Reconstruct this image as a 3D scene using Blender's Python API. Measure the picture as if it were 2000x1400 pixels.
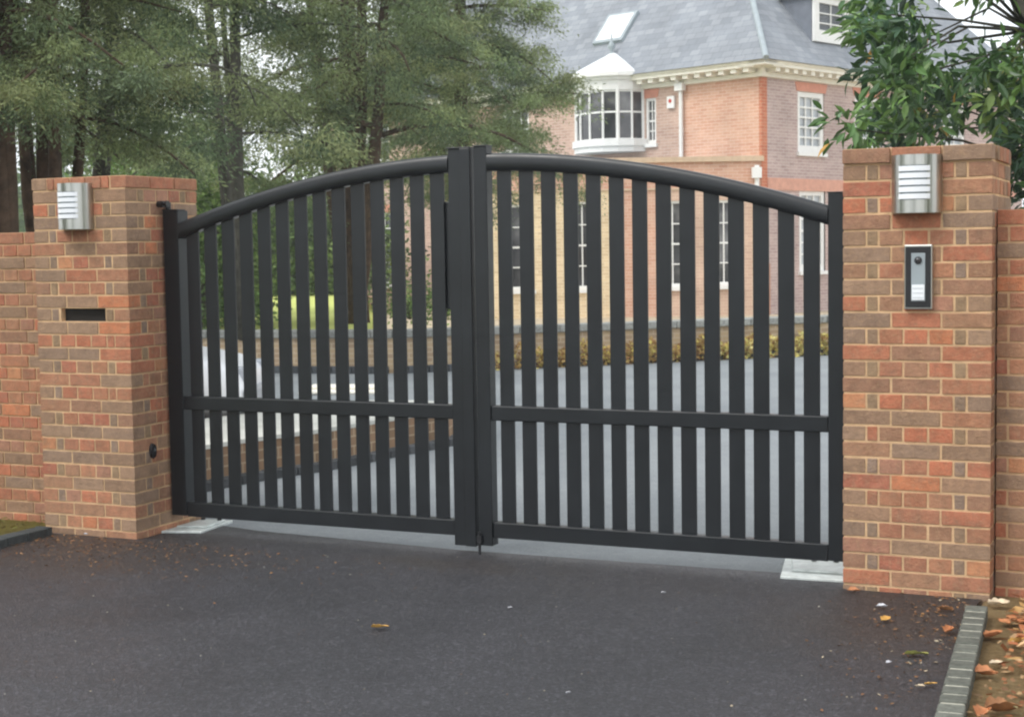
import bpy, bmesh, math, random
import numpy as np
from mathutils import Matrix, Vector
random.seed(7); RNG = np.random.default_rng(11)
S = bpy.context.scene
for o in list(bpy.data.objects): bpy.data.objects.remove(o)
COL = S.collection
PI = math.pi

# ------------------------------------------------------------------ camera
F_PX = 2995.0                                   # focal length in pixels of a 2000 px wide picture
CAM = np.array([1.5603, -7.1068, 1.6105])
PITCH, YAW, ROLL = -0.0706, -0.4292, -0.0156
def cam_axes():
    cy, sy = math.cos(YAW), math.sin(YAW)
    fw = np.array([sy*math.cos(PITCH), cy*math.cos(PITCH), math.sin(PITCH)])
    r = np.array([cy, -sy, 0.0]); u = np.cross(r, fw)
    c, s = math.cos(ROLL), math.sin(ROLL)
    return r*c+u*s, -r*s+u*c, fw
RT, UP, FW = cam_axes()
cd = bpy.data.cameras.new('camera'); cam = bpy.data.objects.new('camera', cd); COL.objects.link(cam)
m = Matrix.Identity(4)
for i in range(3):
    m[i][0] = RT[i]; m[i][1] = UP[i]; m[i][2] = -FW[i]; m[i][3] = CAM[i]
cam.matrix_world = m
cd.sensor_width = 36; cd.lens = F_PX/2000*36; cd.clip_start = 0.1; cd.clip_end = 2000
S.camera = cam

# ------------------------------------------------------------------ sky, sun, exposure
SUN_EL, SUN_AZ = math.radians(50), math.radians(215)   # azimuth clockwise from +Y: light from behind and left of the camera
w = bpy.data.worlds.new('World'); S.world = w; w.use_nodes = True
nt = w.node_tree; nt.nodes.clear()
wo = nt.nodes.new('ShaderNodeOutputWorld'); bg = nt.nodes.new('ShaderNodeBackground')
sk = nt.nodes.new('ShaderNodeTexSky'); sk.sky_type = 'NISHITA'; sk.sun_disc = False
sk.sun_elevation = SUN_EL; sk.sun_rotation = SUN_AZ; sk.air_density = 1.0; sk.dust_density = 4.0; sk.ozone_density = 1.0
hs = nt.nodes.new('ShaderNodeHueSaturation'); hs.inputs['Saturation'].default_value = 0.22
# overcast: a bright even cloud layer veiling the sky texture, slightly uneven
tcw = nt.nodes.new('ShaderNodeTexCoord'); cn = nt.nodes.new('ShaderNodeTexNoise'); cn.inputs['Scale'].default_value = 2.2; cn.inputs['Detail'].default_value = 5
nt.links.new(tcw.outputs['Generated'], cn.inputs['Vector'])
cr = nt.nodes.new('ShaderNodeValToRGB'); cr.color_ramp.elements[0].position = .3; cr.color_ramp.elements[1].position = .7
cr.color_ramp.elements[0].color = (7.4, 7.9, 8.4, 1); cr.color_ramp.elements[1].color = (10.2, 10.4, 10.6, 1)
nt.links.new(cn.outputs['Fac'], cr.inputs[0])
mw = nt.nodes.new('ShaderNodeMix'); mw.data_type = 'RGBA'; mw.inputs[0].default_value = .8
nt.links.new(sk.outputs[0], hs.inputs['Color']); nt.links.new(hs.outputs[0], mw.inputs[6]); nt.links.new(cr.outputs[0], mw.inputs[7])
nt.links.new(mw.outputs[2], bg.inputs[0])
bg.inputs[1].default_value = 0.15
nt.links.new(bg.outputs[0], wo.inputs[0])
sd = bpy.data.lights.new('sun', 'SUN'); sd.energy = 1.2; sd.angle = math.radians(22); sd.color = (1, 0.96, 0.9)
sun = bpy.data.objects.new('sun', sd); COL.objects.link(sun)
sdir = Vector((math.sin(SUN_AZ)*math.cos(SUN_EL), math.cos(SUN_AZ)*math.cos(SUN_EL), math.sin(SUN_EL)))
sun.rotation_euler = sdir.to_track_quat('Z', 'Y').to_euler()
S.view_settings.view_transform = 'Standard'; S.view_settings.look = 'None'
S.view_settings.exposure = 0.4; S.view_settings.gamma = 1.0; S.view_settings.use_curve_mapping = False
S.cycles.filter_width = 2.2
S.cycles.max_bounces = 6; S.cycles.transparent_max_bounces = 6
cd.dof.use_dof = True; cd.dof.focus_distance = 8.0; cd.dof.aperture_fstop = 8.0

# ------------------------------------------------------------------ helpers
def ray(u, v): return ((u-1000)/F_PX)*RT + ((700-v)/F_PX)*UP + FW
def dep(u, v, D): return CAM + ray(u, v)*D
def onz(u, v, z=0.0):
    d = ray(u, v); return CAM + d*((z-CAM[2])/d[2])
def lin(c): return tuple(((x/255)/12.92 if x/255 <= .04045 else ((x/255+.055)/1.055)**2.4) for x in c)

def newmat(name):
    mt = bpy.data.materials.new(name); mt.use_nodes = True
    n = mt.node_tree; b = n.nodes['Principled BSDF']; return mt, n, b
def coords(n, kind='Object', scale=1.0):
    tc = n.nodes.new('ShaderNodeTexCoord'); mp = n.nodes.new('ShaderNodeMapping')
    mp.inputs['Scale'].default_value = (scale,)*3 if not isinstance(scale, tuple) else scale
    n.links.new(tc.outputs[kind], mp.inputs[0]); return mp.outputs[0]
def noise(n, vec, scale, detail=4, rough=.6):
    t = n.nodes.new('ShaderNodeTexNoise'); t.inputs['Scale'].default_value = scale
    t.inputs['Detail'].default_value = detail; t.inputs['Roughness'].default_value = rough
    n.links.new(vec, t.inputs['Vector']); return t.outputs['Fac']
def ramp(n, fac, stops):
    r = n.nodes.new('ShaderNodeValToRGB'); e = r.color_ramp.elements
    while len(e) > len(stops): e.remove(e[-1])
    while len(e) < len(stops): e.new(1)
    for k, (p, c) in enumerate(stops):
        e[k].position = p; e[k].color = (c[0], c[1], c[2], 1) if not isinstance(c, (int, float)) else (c, c, c, 1)
    n.links.new(fac, r.inputs[0]); return r.outputs[0]
def mix(n, fac, a, b, mode='MIX'):
    x = n.nodes.new('ShaderNodeMix'); x.data_type = 'RGBA'; x.blend_type = mode
    if isinstance(fac, (int, float)): x.inputs[0].default_value = fac
    else: n.links.new(fac, x.inputs[0])
    for s, val in ((6, a), (7, b)):
        if isinstance(val, tuple): x.inputs[s].default_value = (*val[:3], 1)
        else: n.links.new(val, x.inputs[s])
    return x.outputs[2]
def bump(n, b, h, strength=.3, dist=.01):
    bp = n.nodes.new('ShaderNodeBump'); bp.inputs['Strength'].default_value = strength; bp.inputs['Distance'].default_value = dist
    n.links.new(h, bp.inputs['Height']); n.links.new(bp.outputs[0], b.inputs['Normal'])
def simple(name, c, rough=.6, metal=0.0, var=.12, vs=6.0, bstr=0.0, bs=60, spec=None):
    mt, n, b = newmat(name); v = coords(n)
    f = noise(n, v, vs)
    lo = tuple(x*(1-var) for x in c); hi = tuple(min(1, x*(1+var)) for x in c)
    n.links.new(ramp(n, f, [(.3, lo), (.7, hi)]), b.inputs['Base Color'])
    b.inputs['Roughness'].default_value = rough; b.inputs['Metallic'].default_value = metal
    if spec is not None: b.inputs['Specular IOR Level'].default_value = spec
    if bstr: bump(n, b, noise(n, v, bs), bstr)
    return mt
def attrmat(name, rough=.9, ns=25, amt=.35, bstr=.4, bs=120, spec=.3, trans=0.0):
    mt, n, b = newmat(name); v = coords(n)
    a = n.nodes.new('ShaderNodeAttribute'); a.attribute_name = 'Col'
    f = ramp(n, noise(n, v, ns, 5), [(.3, 1-amt), (.7, 1+amt*.5 if amt < .99 else 1)])
    n.links.new(mix(n, 1.0, a.outputs['Color'], f, 'MULTIPLY'), b.inputs['Base Color'])
    b.inputs['Roughness'].default_value = rough; b.inputs['Specular IOR Level'].default_value = spec
    if bstr: bump(n, b, noise(n, v, bs), bstr, .004)
    if trans:
        t = n.nodes.new('ShaderNodeBsdfTranslucent'); ms = n.nodes.new('ShaderNodeMixShader'); ms.inputs[0].default_value = trans
        n.links.new(a.outputs['Color'], t.inputs[0])
        out = [x for x in n.nodes if x.type == 'OUTPUT_MATERIAL'][0]
        n.links.new(b.outputs[0], ms.inputs[1]); n.links.new(t.outputs[0], ms.inputs[2]); n.links.new(ms.outputs[0], out.inputs[0])
    return mt

class MB:
    def __init__(s, T=None): s.v = []; s.f = []; s.uv = []; s.col = []; s.mi = []; s.T = T
    def P(s, p):
        s.v.append(tuple(s.T(p)) if s.T else tuple(p)); return len(s.v)-1
    def face(s, pts, uv=None, col=None, mi=0):
        s.f.append([s.P(p) for p in pts]); s.uv.append(uv); s.col.append(col); s.mi.append(mi)
    def box(s, a, b, col=None, mi=0, jit=0.0):
        x0, y0, z0 = a; x1, y1, z1 = b
        c = [(x0,y0,z0),(x1,y0,z0),(x1,y1,z0),(x0,y1,z0),(x0,y0,z1),(x1,y0,z1),(x1,y1,z1),(x0,y1,z1)]
        if jit: c = [tuple(q+random.uniform(-jit, jit) for q in p) for p in c]
        i = [s.P(p) for p in c]
        for q in ((0,3,2,1),(4,5,6,7),(0,1,5,4),(1,2,6,5),(2,3,7,6),(3,0,4,7)):
            s.f.append([i[k] for k in q]); s.uv.append(None); s.col.append(col); s.mi.append(mi)
    def prism(s, poly, z0, z1, col=None, mi=0):          # polygon in xy (ccw), extruded in z
        n = len(poly); a = [s.P((p[0], p[1], z0)) for p in poly]; b = [s.P((p[0], p[1], z1)) for p in poly]
        fs = [a[::-1], b]+[[a[k], a[(k+1) % n], b[(k+1) % n], b[k]] for k in range(n)]
        for q in fs: s.f.append(q); s.uv.append(None); s.col.append(col); s.mi.append(mi)
    def prism_y(s, poly, y0, y1, col=None, mi=0):        # polygon in xz, extruded in y
        n = len(poly); a = [s.P((p[0], y0, p[1])) for p in poly]; b = [s.P((p[0], y1, p[1])) for p in poly]
        fs = [a, b[::-1]]+[[a[(k+1) % n], a[k], b[k], b[(k+1) % n]] for k in range(n)]
        for q in fs: s.f.append(q); s.uv.append(None); s.col.append(col); s.mi.append(mi)
    def tube(s, pts, rad, n=8, col=None, mi=0, cap=True):
        pts = [Vector(p) for p in pts]
        if isinstance(rad, (int, float)): rad = [rad]*len(pts)
        rings = []
        for k, p in enumerate(pts):
            d = (pts[min(k+1, len(pts)-1)]-pts[max(k-1, 0)]).normalized()
            a = d.cross(Vector((0, 0, 1)) if abs(d.z) < .9 else Vector((1, 0, 0))).normalized(); b2 = d.cross(a)
            rings.append([s.P(p+(a*math.cos(t)+b2*math.sin(t))*rad[k]) for t in [2*PI*j/n for j in range(n)]])
        for r0, r1 in zip(rings, rings[1:]):
            for j in range(n):
                s.f.append([r0[j], r1[j], r1[(j+1) % n], r0[(j+1) % n]]); s.uv.append(None); s.col.append(col); s.mi.append(mi)
        if cap:
            for r in (rings[0], rings[-1][::-1]):
                s.f.append(r); s.uv.append(None); s.col.append(col); s.mi.append(mi)
    def lathe(s, c, prof, n=16, col=None, mi=0, a0=0, a1=2*PI):
        full = abs(a1-a0-2*PI) < 1e-6; m_ = n if full else n+1
        R = [[s.P((c[0]+r*math.cos(a0+(a1-a0)*j/n), c[1]+r*math.sin(a0+(a1-a0)*j/n), c[2]+z)) for j in range(m_)] for r, z in prof]
        for r0, r1 in zip(R, R[1:]):
            for j in range(n):
                q = [r0[j], r0[(j+1) % m_], r1[(j+1) % m_], r1[j]]
                s.f.append(q); s.uv.append(None); s.col.append(col); s.mi.append(mi)
    def build(s, name, mats, parent=None, smooth=False, bevel=0.0, recalc=True):
        me = bpy.data.meshes.new(name)
        off = Vector((0, 0, 0))
        if parent is not None: off = wloc(parent)
        me.from_pydata([tuple(Vector(p)-off) for p in s.v], [], s.f)
        if not isinstance(mats, (list, tuple)): mats = [mats]
        for mt in mats: me.materials.append(mt)
        me.polygons.foreach_set('material_index', s.mi)
        if any(u is not None for u in s.uv):
            L = me.uv_layers.new(name='UVMap')
            for p, u in zip(me.polygons, s.uv):
                if u is not None:
                    for k, li in enumerate(p.loop_indices): L.data[li].uv = u[k]
        if any(c is not None for c in s.col):
            at = me.attributes.new('Col', 'FLOAT_COLOR', 'FACE')
            at.data.foreach_set('color', [x for c in s.col for x in ((*c[:3], 1) if c is not None else (.5, .5, .5, 1))])
        if recalc:
            bm = bmesh.new(); bm.from_mesh(me); bmesh.ops.recalc_face_normals(bm, faces=bm.faces); bm.to_mesh(me); bm.free()
        if smooth: me.polygons.foreach_set('use_smooth', [True]*len(me.polygons))
        o = bpy.data.objects.new(name, me); COL.objects.link(o)
        if parent is not None: o.parent = parent
        if bevel:
            bv = o.modifiers.new('bevel', 'BEVEL'); bv.width = bevel; bv.segments = 2; bv.limit_method = 'ANGLE'
        return o
def wloc(o):
    l = Vector(o.location)
    while o.parent is not None: o = o.parent; l += Vector(o.location)
    return l
def tag(o, label=None, cat=None, group=None, kind=None):
    if label: o['label'] = label
    if cat: o['category'] = cat
    if group: o['group'] = group
    if kind: o['kind'] = kind
    return o
def thing(name, loc, label, cat, group=None):
    o = bpy.data.objects.new(name, None); COL.objects.link(o); o.location = loc; o.empty_display_size = .2
    return tag(o, label, cat, group)
def np_mesh(name, V, nper, cols, mt, parent=None):
    """V: (N*nper,3) vertices, every nper of them one face; cols (N,3)"""
    N = len(V)//nper; me = bpy.data.meshes.new(name)
    if parent is not None: V = V-np.array(wloc(parent))
    me.vertices.add(len(V)); me.vertices.foreach_set('co', V.astype(np.float32).ravel())
    me.loops.add(len(V)); me.loops.foreach_set('vertex_index', np.arange(len(V), dtype=np.int32))
    me.polygons.add(N); me.polygons.foreach_set('loop_start', (np.arange(N)*nper).astype(np.int32))
    me.polygons.foreach_set('loop_total', np.full(N, nper, np.int32))
    me.materials.append(mt); me.update(calc_edges=True)
    at = me.attributes.new('Col', 'FLOAT_COLOR', 'FACE')
    at.data.foreach_set('color', np.concatenate([cols, np.ones((N, 1))], 1).astype(np.float32).ravel())
    o = bpy.data.objects.new(name, me); COL.objects.link(o)
    if parent is not None: o.parent = parent
    return o

# ------------------------------------------------------------------ materials
def brick_attr():
    mt, n, b = newmat('pillar_brick'); v = coords(n)
    a = n.nodes.new('ShaderNodeAttribute'); a.attribute_name = 'Col'
    f1 = ramp(n, noise(n, v, 14, 6, .7), [(.28, .68), (.5, .98), (.75, 1.22)])
    c = mix(n, 1.0, a.outputs['Color'], f1, 'MULTIPLY')
    # creased grey-brown smudges and pale mortar smears on the brick faces
    sm = ramp(n, noise(n, v, 16, 4, .7), [(.48, 0), (.72, .6)])
    c = mix(n, sm, c, lin((142, 116, 96)))
    pale = ramp(n, noise(n, v, 38, 5, .75), [(.5, 0), (.78, .6)])
    c = mix(n, pale, c, lin((196, 160, 124)))
    n.links.new(c, b.inputs['Base Color']); b.inputs['Roughness'].default_value = .92; b.inputs['Specular IOR Level'].default_value = .25
    bump(n, b, noise(n, v, 70, 6, .75), .9, .010)
    return mt
M_BRICK = brick_attr()
M_MORTAR = simple('mortar', lin((208, 174, 136)), .95, var=.22, vs=9, bstr=.5, bs=150, spec=.2)
M_DARK = simple('slot_shade', (.012, .01, .008), .9)
def wallbrick(name, c1, c2, mor, sat=1.0, cw=.225, ch=.075):
    mt, n, b = newmat(name)
    v = coords(n, 'UV'); bt = n.nodes.new('ShaderNodeTexBrick')
    n.links.new(v, bt.inputs['Vector'])
    bt.inputs['Color1'].default_value = (*c1, 1); bt.inputs['Color2'].default_value = (*c2, 1); bt.inputs['Mortar'].default_value = (*mor, 1)
    bt.inputs['Scale'].default_value = 1.0; bt.inputs['Mortar Size'].default_value = .007; bt.inputs['Mortar Smooth'].default_value = .3
    bt.inputs['Brick Width'].default_value = cw; bt.inputs['Row Height'].default_value = ch; bt.inputs['Bias'].default_value = 0
    o = coords(n, 'UV'); f = ramp(n, noise(n, o, .8, 5), [(.3, .82), (.7, 1.15)])
    n.links.new(mix(n, 1.0, bt.outputs['Color'], f, 'MULTIPLY'), b.inputs['Base Color'])
    b.inputs['Roughness'].default_value = .9; b.inputs['Specular IOR Level'].default_value = .2
    return mt
M_HB_DULL = wallbrick('house_brick_mauve', lin((188, 166, 160)), lin((170, 146, 142)), lin((204, 192, 186)))  # house brick and slate colours lightened to stand for veiling glare
M_HB_LEFT = wallbrick('house_brick_brown', lin((204, 174, 158)), lin((186, 154, 140)), lin((214, 196, 182)))
M_HB_OR = wallbrick('house_brick_orange', lin((212, 172, 150)), lin((200, 152, 130)), lin((218, 192, 172)))
M_HB_RED = wallbrick('house_brick_red', lin((200, 126, 96)), lin((184, 110, 84)), lin((200, 156, 130)))
M_HB_BUFF = wallbrick('house_brick_buff', lin((230, 208, 172)), lin((212, 188, 152)), lin((236, 222, 196)))
M_HB_PINK = wallbrick('house_brick_pink', lin((208, 178, 158)), lin((196, 164, 146)), lin((216, 196, 174)))
M_SLATE = wallbrick('roof_slate', lin((148, 152, 158)), lin((130, 135, 142)), lin((112, 117, 124)), cw=.3, ch=.2)
M_WHITE = simple('white_paint', (.8, .8, .78), .5, var=.05)
M_CREAM = simple('cream_paint', (.8, .77, .68), .6, var=.06)
M_LEAD = simple('lead_grey', lin((150, 160, 165)), .5, var=.1)
def glassmat():
    mt, n, b = newmat('window_glass'); v = coords(n)
    c = ramp(n, noise(n, v, .9, 3), [(.35, (.02, .022, .025)), (.55, (.07, .07, .075)), (.7, (.22, .22, .22))])
    n.links.new(c, b.inputs['Base Color']); b.inputs['Roughness'].default_value = .06; b.inputs['Specular IOR Level'].default_value = .7
    return mt
M_GLASS = glassmat()
M_PALEGLASS = simple('window_glass_sky_tint', (.42, .45, .48), .08, var=.3, vs=1.2)  # pale base colour stands in for sky reflected in the panes
def gatepaint():
    mt, n, b = newmat('gate_paint'); v = coords(n)
    c = ramp(n, noise(n, v, 3, 4), [(.3, (.0045, .006, .008)), (.7, (.009, .012, .015))])
    n.links.new(c, b.inputs['Base Color'])
    n.links.new(ramp(n, noise(n, v, 8, 4), [(.3, .28), (.7, .42)]), b.inputs['Roughness'])
    b.inputs['Specular IOR Level'].default_value = .5
    bump(n, b, noise(n, v, 400, 2), .05, .001)
    return mt
M_GATE = gatepaint()
M_BLACK = simple('black_plastic', (.012, .012, .014), .4)
M_STEEL = simple('brushed_steel', (.52, .52, .49), .3, metal=1.0, var=.1, vs=3)
M_GALV = simple('galvanised_steel', (.62, .66, .64), .5, metal=.35, var=.18, vs=18)
M_OPAL = simple('opal_diffuser', (.85, .88, .92), .35, var=.02)
M_CARW = simple('car_paint_white', (.82, .83, .85), .25, var=.02)
M_RUB = simple('tyre_rubber', (.02, .02, .02), .8)
M_LIGHTG = simple('light_glass', (.5, .53, .58), .15)
M_STONE = simple('coping_stone', lin((150, 150, 145)), .8, var=.3, vs=2.5, bstr=.3)
M_SETT = simple('dark_granite_sett', lin((88, 92, 95)), .75, var=.35, vs=6, bstr=.5)
M_BARK = simple('bark_brown', lin((82, 68, 56)), .95, var=.5, vs=9, bstr=.9, bs=30, spec=.15)
M_BARKG = simple('bark_grey', lin((74, 72, 64)), .95, var=.4, vs=9, bstr=.9, bs=30, spec=.15)
M_LEAF = attrmat('conifer_foliage', .75, 3, .25, 0, trans=.25)
M_LAUREL = attrmat('laurel_leaf', .38, 5, .2, 0, spec=.5, trans=.15)
M_LITTER = attrmat('dead_leaf', .8, 40, .3, 0, trans=.15)

def asphalt():
    mt, n, b = newmat('asphalt'); v = coords(n)
    base = ramp(n, noise(n, v, 1.1, 6, .6), [(.3, (.025, .025, .029)), (.7, (.038, .037, .043))])
    vo = n.nodes.new('ShaderNodeTexVoronoi'); vo.inputs['Scale'].default_value = 95; n.links.new(v, vo.inputs['Vector'])
    sp = n.nodes.new('ShaderNodeSeparateColor'); n.links.new(vo.outputs['Color'], sp.inputs[0])
    stones = ramp(n, sp.outputs[0], [(.0, .45), (.55, .85), (.85, 1.35), (.97, 3.0)])      # single lighter chippings
    fine = mix(n, .45, stones, ramp(n, noise(n, v, 60, 4, .85), [(.34, .6), (.5, .95), (.66, 1.55)]))
    c = mix(n, 1.0, base, fine, 'MULTIPLY')
    # brown leaf dust lying near the pillars and kerbs
    sx = n.nodes.new('ShaderNodeSeparateXYZ'); n.links.new(v, sx.inputs[0])
    def mth(op, a, b_=None, c_=None):
        q = n.nodes.new('ShaderNodeMath'); q.operation = op
        for k, val in enumerate((a, b_, c_)):
            if val is None: continue
            if isinstance(val, (int, float)): q.inputs[k].default_value = val
            else: n.links.new(val, q.inputs[k])
        return q.outputs[0]
    X, Y = sx.outputs[0], sx.outputs[1]
    def blob(x, y, rx, ry):
        dx = mth('DIVIDE', mth('SUBTRACT', X, x), rx); dy = mth('DIVIDE', mth('SUBTRACT', Y, y), ry)
        d = mth('SQRT', mth('ADD', mth('MULTIPLY', dx, dx), mth('MULTIPLY', dy, dy)))
        return mth('SUBTRACT', 1.0, d)
    m1 = mth('MAXIMUM', blob(-4.3, -.5, 1.9, .95), blob(.35, -.5, .9, 1.0))
    m1 = mth('MAXIMUM', m1, mth('SUBTRACT', blob(-2.0, -.15, 1.3, .4), .35))
    m1 = mth('ADD', mth('MULTIPLY', m1, 1.3), mth('MULTIPLY', mth('SUBTRACT', noise(n, v, 5, 5, .7), .5), 1.6))
    k = ramp(n, m1, [(.15, 0), (.8, .75)])
    c = mix(n, k, c, mix(n, 1.0, (.034, .028, .026), fine, 'MULTIPLY'))
    n.links.new(c, b.inputs['Base Color'])
    n.links.new(ramp(n, noise(n, v, 2.3, 5, .7), [(.3, .42), (.7, .62)]), b.inputs['Roughness']); b.inputs['Specular IOR Level'].default_value = .5
    bump(n, b, mix(n, .5, vo.outputs['Distance'], noise(n, v, 120, 3, .8)), .7, .009)
    return mt
M_ASPH = asphalt()
def lighttar():
    mt, n, b = newmat('light_tarmac'); v = coords(n)
    base = ramp(n, noise(n, v, .7, 6, .6), [(.3, lin((112, 118, 122))), (.7, lin((134, 139, 142)))])
    fine = mix(n, .5, ramp(n, noise(n, v, 110, 3, .8), [(.35, .6), (.65, 1.5)]), ramp(n, noise(n, v, 14, 6, .8), [(.3, .75), (.7, 1.25)]))
    n.links.new(mix(n, 1.0, base, fine, 'MULTIPLY'), b.inputs['Base Color'])
    b.inputs['Roughness'].default_value = .7
    bump(n, b, noise(n, v, 150, 3), .4, .004)
    return mt
M_TAR = lighttar()
def ground(name, stops, s=2.0, s2=40):
    mt, n, b = newmat(name); v = coords(n)
    c = mix(n, .5, ramp(n, noise(n, v, s, 6, .7), stops), ramp(n, noise(n, v, s2, 4, .8), stops))
    n.links.new(c, b.inputs['Base Color']); b.inputs['Roughness'].default_value = .95; b.inputs['Specular IOR Level'].default_value = .1
    bump(n, b, noise(n, v, 60, 5, .8), .9, .03); return mt
M_SOIL = ground('verge_soil', [(.3, lin((96, 80, 54))), (.5, lin((140, 118, 84))), (.7, lin((164, 144, 108)))])
M_MOSS = ground('mossy_verge', [(.3, lin((84, 76, 40))), (.5, lin((118, 110, 58))), (.7, lin((140, 130, 80)))])
M_LAWN = ground('lawn_grass', [(.3, lin((186, 196, 104))), (.7, lin((214, 220, 138)))], .4, 20)
M_FIELD = ground('rough_grass', [(.3, lin((70, 80, 45))), (.7, lin((110, 118, 70)))], .2, 8)

# ------------------------------------------------------------------ ground
def sheet(name, poly, z, mt, kind='structure'):
    b = MB(); b.face([(p[0], p[1], z) for p in poly]); o = b.build(name, mt, recalc=False)
    if o.data.polygons[0].normal.z < 0: o.data.flip_normals()
    return tag(o, kind=kind)
sheet('ground', [(-150, -60), (110, -60), (110, 180), (-150, 180)], -.03, M_FIELD)
g = MB(); NX, NY = 2, 2
DRIVE = [(-4.58, -14), (5, -14), (2.6, -9), (1.6, -6.2), (1.15, -4.6), (.95, -3.6), (.83, -2.8), (.745, -2.05), (.70, -1.5), (.652, -.9), (.61, -.33), (.63, 0.02), (0.02, .02), (0.02, .25), (-2.1, .22), (-3.5, .33), (-3.98, .45), (-3.98, -.12), (-4.63, -.14), (-4.58, -.3)]
sheet('driveway', DRIVE, 0.0, M_ASPH)
sheet('inner_driveway', [(-4.0, .15), (.1, .15), (4.5, 8), (6, 22), (-1.2, 18.2), (-3.72, 15.42), (-8.45, 10.7), (-13.0, 10.9), (-14, 6), (-9, 3), (-4.9, 1.3)], -.004, M_TAR)
sheet('soil_verge', [(2.9, -10), (12, -14), (12, .3), (.64, .3), (.64, -.2), (.72, -1), (.79, -2), (.9, -3), (1.2, -4.5), (1.7, -6.2)], -.008, M_SOIL)
sheet('mossy_verge', [(-9, -14), (-4.5, -14), (-4.5, .2), (-9, .2)], -.008, M_MOSS)

# ------------------------------------------------------------------ brick pillars and garden walls
PALH = [lin(c) for c in ((176,112,84),(184,106,80),(170,108,84),(166,116,90),(182,122,92),(158,116,92),(196,108,78),(178,98,78),(164,114,96))]
PALS = [lin(c) for c in ((150,120,98),(144,118,98),(138,118,102),(150,126,106),(160,118,92),(168,112,86),(132,114,100),(148,108,88),(140,116,96),(184,108,80))]
GREY = [lin(c) for c in ((130,116,102),(136,118,98),(124,112,104))]
def pick(kind, tone=1.0, red=0.0):
    r = random.random()
    if kind == 'q': c = random.choice(GREY+[lin((140,122,96))]*3)
    elif kind == 'h': c = random.choice(PALH if r < .85 or red else GREY)
    else: c = random.choice(PALS if r < .85 else PALH)
    if kind != 'q' and random.random() < .07: c = random.choice([lin((206, 122, 82)), lin((198, 132, 92))])
    if random.random() < red: c = random.choice(PALH[:3])
    mean = lin((166, 132, 106)); c = tuple(x*.66+m_*.34 for x, m_ in zip(c, mean)); k = random.uniform(1.02, 1.22)*tone
    return tuple(x*k for x in c)
BL, BH, BD, J, Q = .215, .065, .1025, .010, .046
def pillar_mesh(w_, d_, top, n, phase, slot=None, capout=0.0):
    b = MB(); cap = MB()
    for k in range(n):
        z1 = top-k*.075-.005; z0 = z1-BH
        tgt = cap if k == 0 else b
        e = capout if k == 0 else 0.0
        A = ((k+phase) % 2 == 0)
        for face in range(4):
            full = (A if face in (0, 2) else not A)
            L = w_ if face in (0, 2) else d_
            if full: seq = ['s', 's', 's']; x = 0.0
            else: seq = ['q', 'h', 'h', 'h', 'q']; x = BD+J
            for t in seq:
                ln = {'s': BL, 'h': BD, 'q': Q}[t]
                a0, a1 = x, x+ln; x += ln+J
                a1 = min(a1, L)
                o1, o2 = random.uniform(-.0015, .0015), BD
                col = pick(t, red=(.7 if slot else .25) if k == 0 else .05)
                if face == 0: bx = ((a0, o1-e, z0), (a1, o2, z1))
                elif face == 2: bx = ((a0, d_-o2, z0), (a1, d_-o1+e, z1))
                elif face == 1: bx = ((w_-o2, a0, z0), (w_-o1+e, a1, z1))
                else: bx = ((o1-e, a0, z0), (o2, a1, z1))
                if slot and face == 0 and k == slot[0]:
                    if a1 > slot[1] and a0 < slot[2]:
                        if a0 < slot[1]-.02: bx = ((a0, o1, z0), (slot[1], o2, z1))
                        elif a1 > slot[2]+.02: bx = ((slot[2], o1, z0), (a1, o2, z1))
                        else: continue
                tgt.box(*bx, col=col, jit=.0012)
    return b, cap
def make_pillar(x, y, top, n, phase, label, slot=None, capout=0.0):
    W = .665
    t = thing('brick_pillar', (x, y, 0), label, 'gate pillar', 'brick pillars either side of the gate')
    b, cap = pillar_mesh(W, W, top, n, phase, slot, capout)
    off = Vector((x, y, 0))
    b.v = [tuple(Vector(p)+off) for p in b.v]; cap.v = [tuple(Vector(p)+off) for p in cap.v]
    b.build('brickwork', M_BRICK, t, bevel=.0025)
    cap.build('top_course', M_BRICK, t, bevel=.003)
    c = MB(); i = .0035; bot = -.12
    zt = top-.003
    if slot:
        k, s0, s1 = slot; zs1 = top-k*.075; zs0 = zs1-.075
        for z0, z1 in ((bot, zs0), (zs1, zt)): c.box((x+i, y+i, z0), (x+W-i, y+W-i, z1))
        c.box((x+i, y+i, zs0), (x+s0, y+W-i, zs1)); c.box((x+s1, y+i, zs0), (x+W-i, y+W-i, zs1))
        c.box((x+s0, y+.3, zs0), (x+s1, y+W-i, zs1))
    else: c.box((x+i, y+i, bot), (x+W-i, y+W-i, zt))
    c.build('mortar_joints', M_MORTAR, t)
    if slot:
        dbox = MB(); dbox.box((x+s0-.001, y+.04, zs0-.001), (x+s1+.001, y+.302, zs1+.001))  # near-black box filling the slot, its inner shade put in as colour
        dbox.build('letter_slot_shade', M_DARK, t)
    return t
PLX, PLY, PLT = -4.662, -.142, 2.065
make_pillar(PLX, PLY, PLT, 29, 1, 'square red brick pillar with a long narrow letter slot in its front', slot=(10, .175, .497), capout=.006)
make_pillar(0, 0, 2.05, 29, 0, 'square red brick pillar carrying the black intercom panel', capout=.012)

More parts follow.
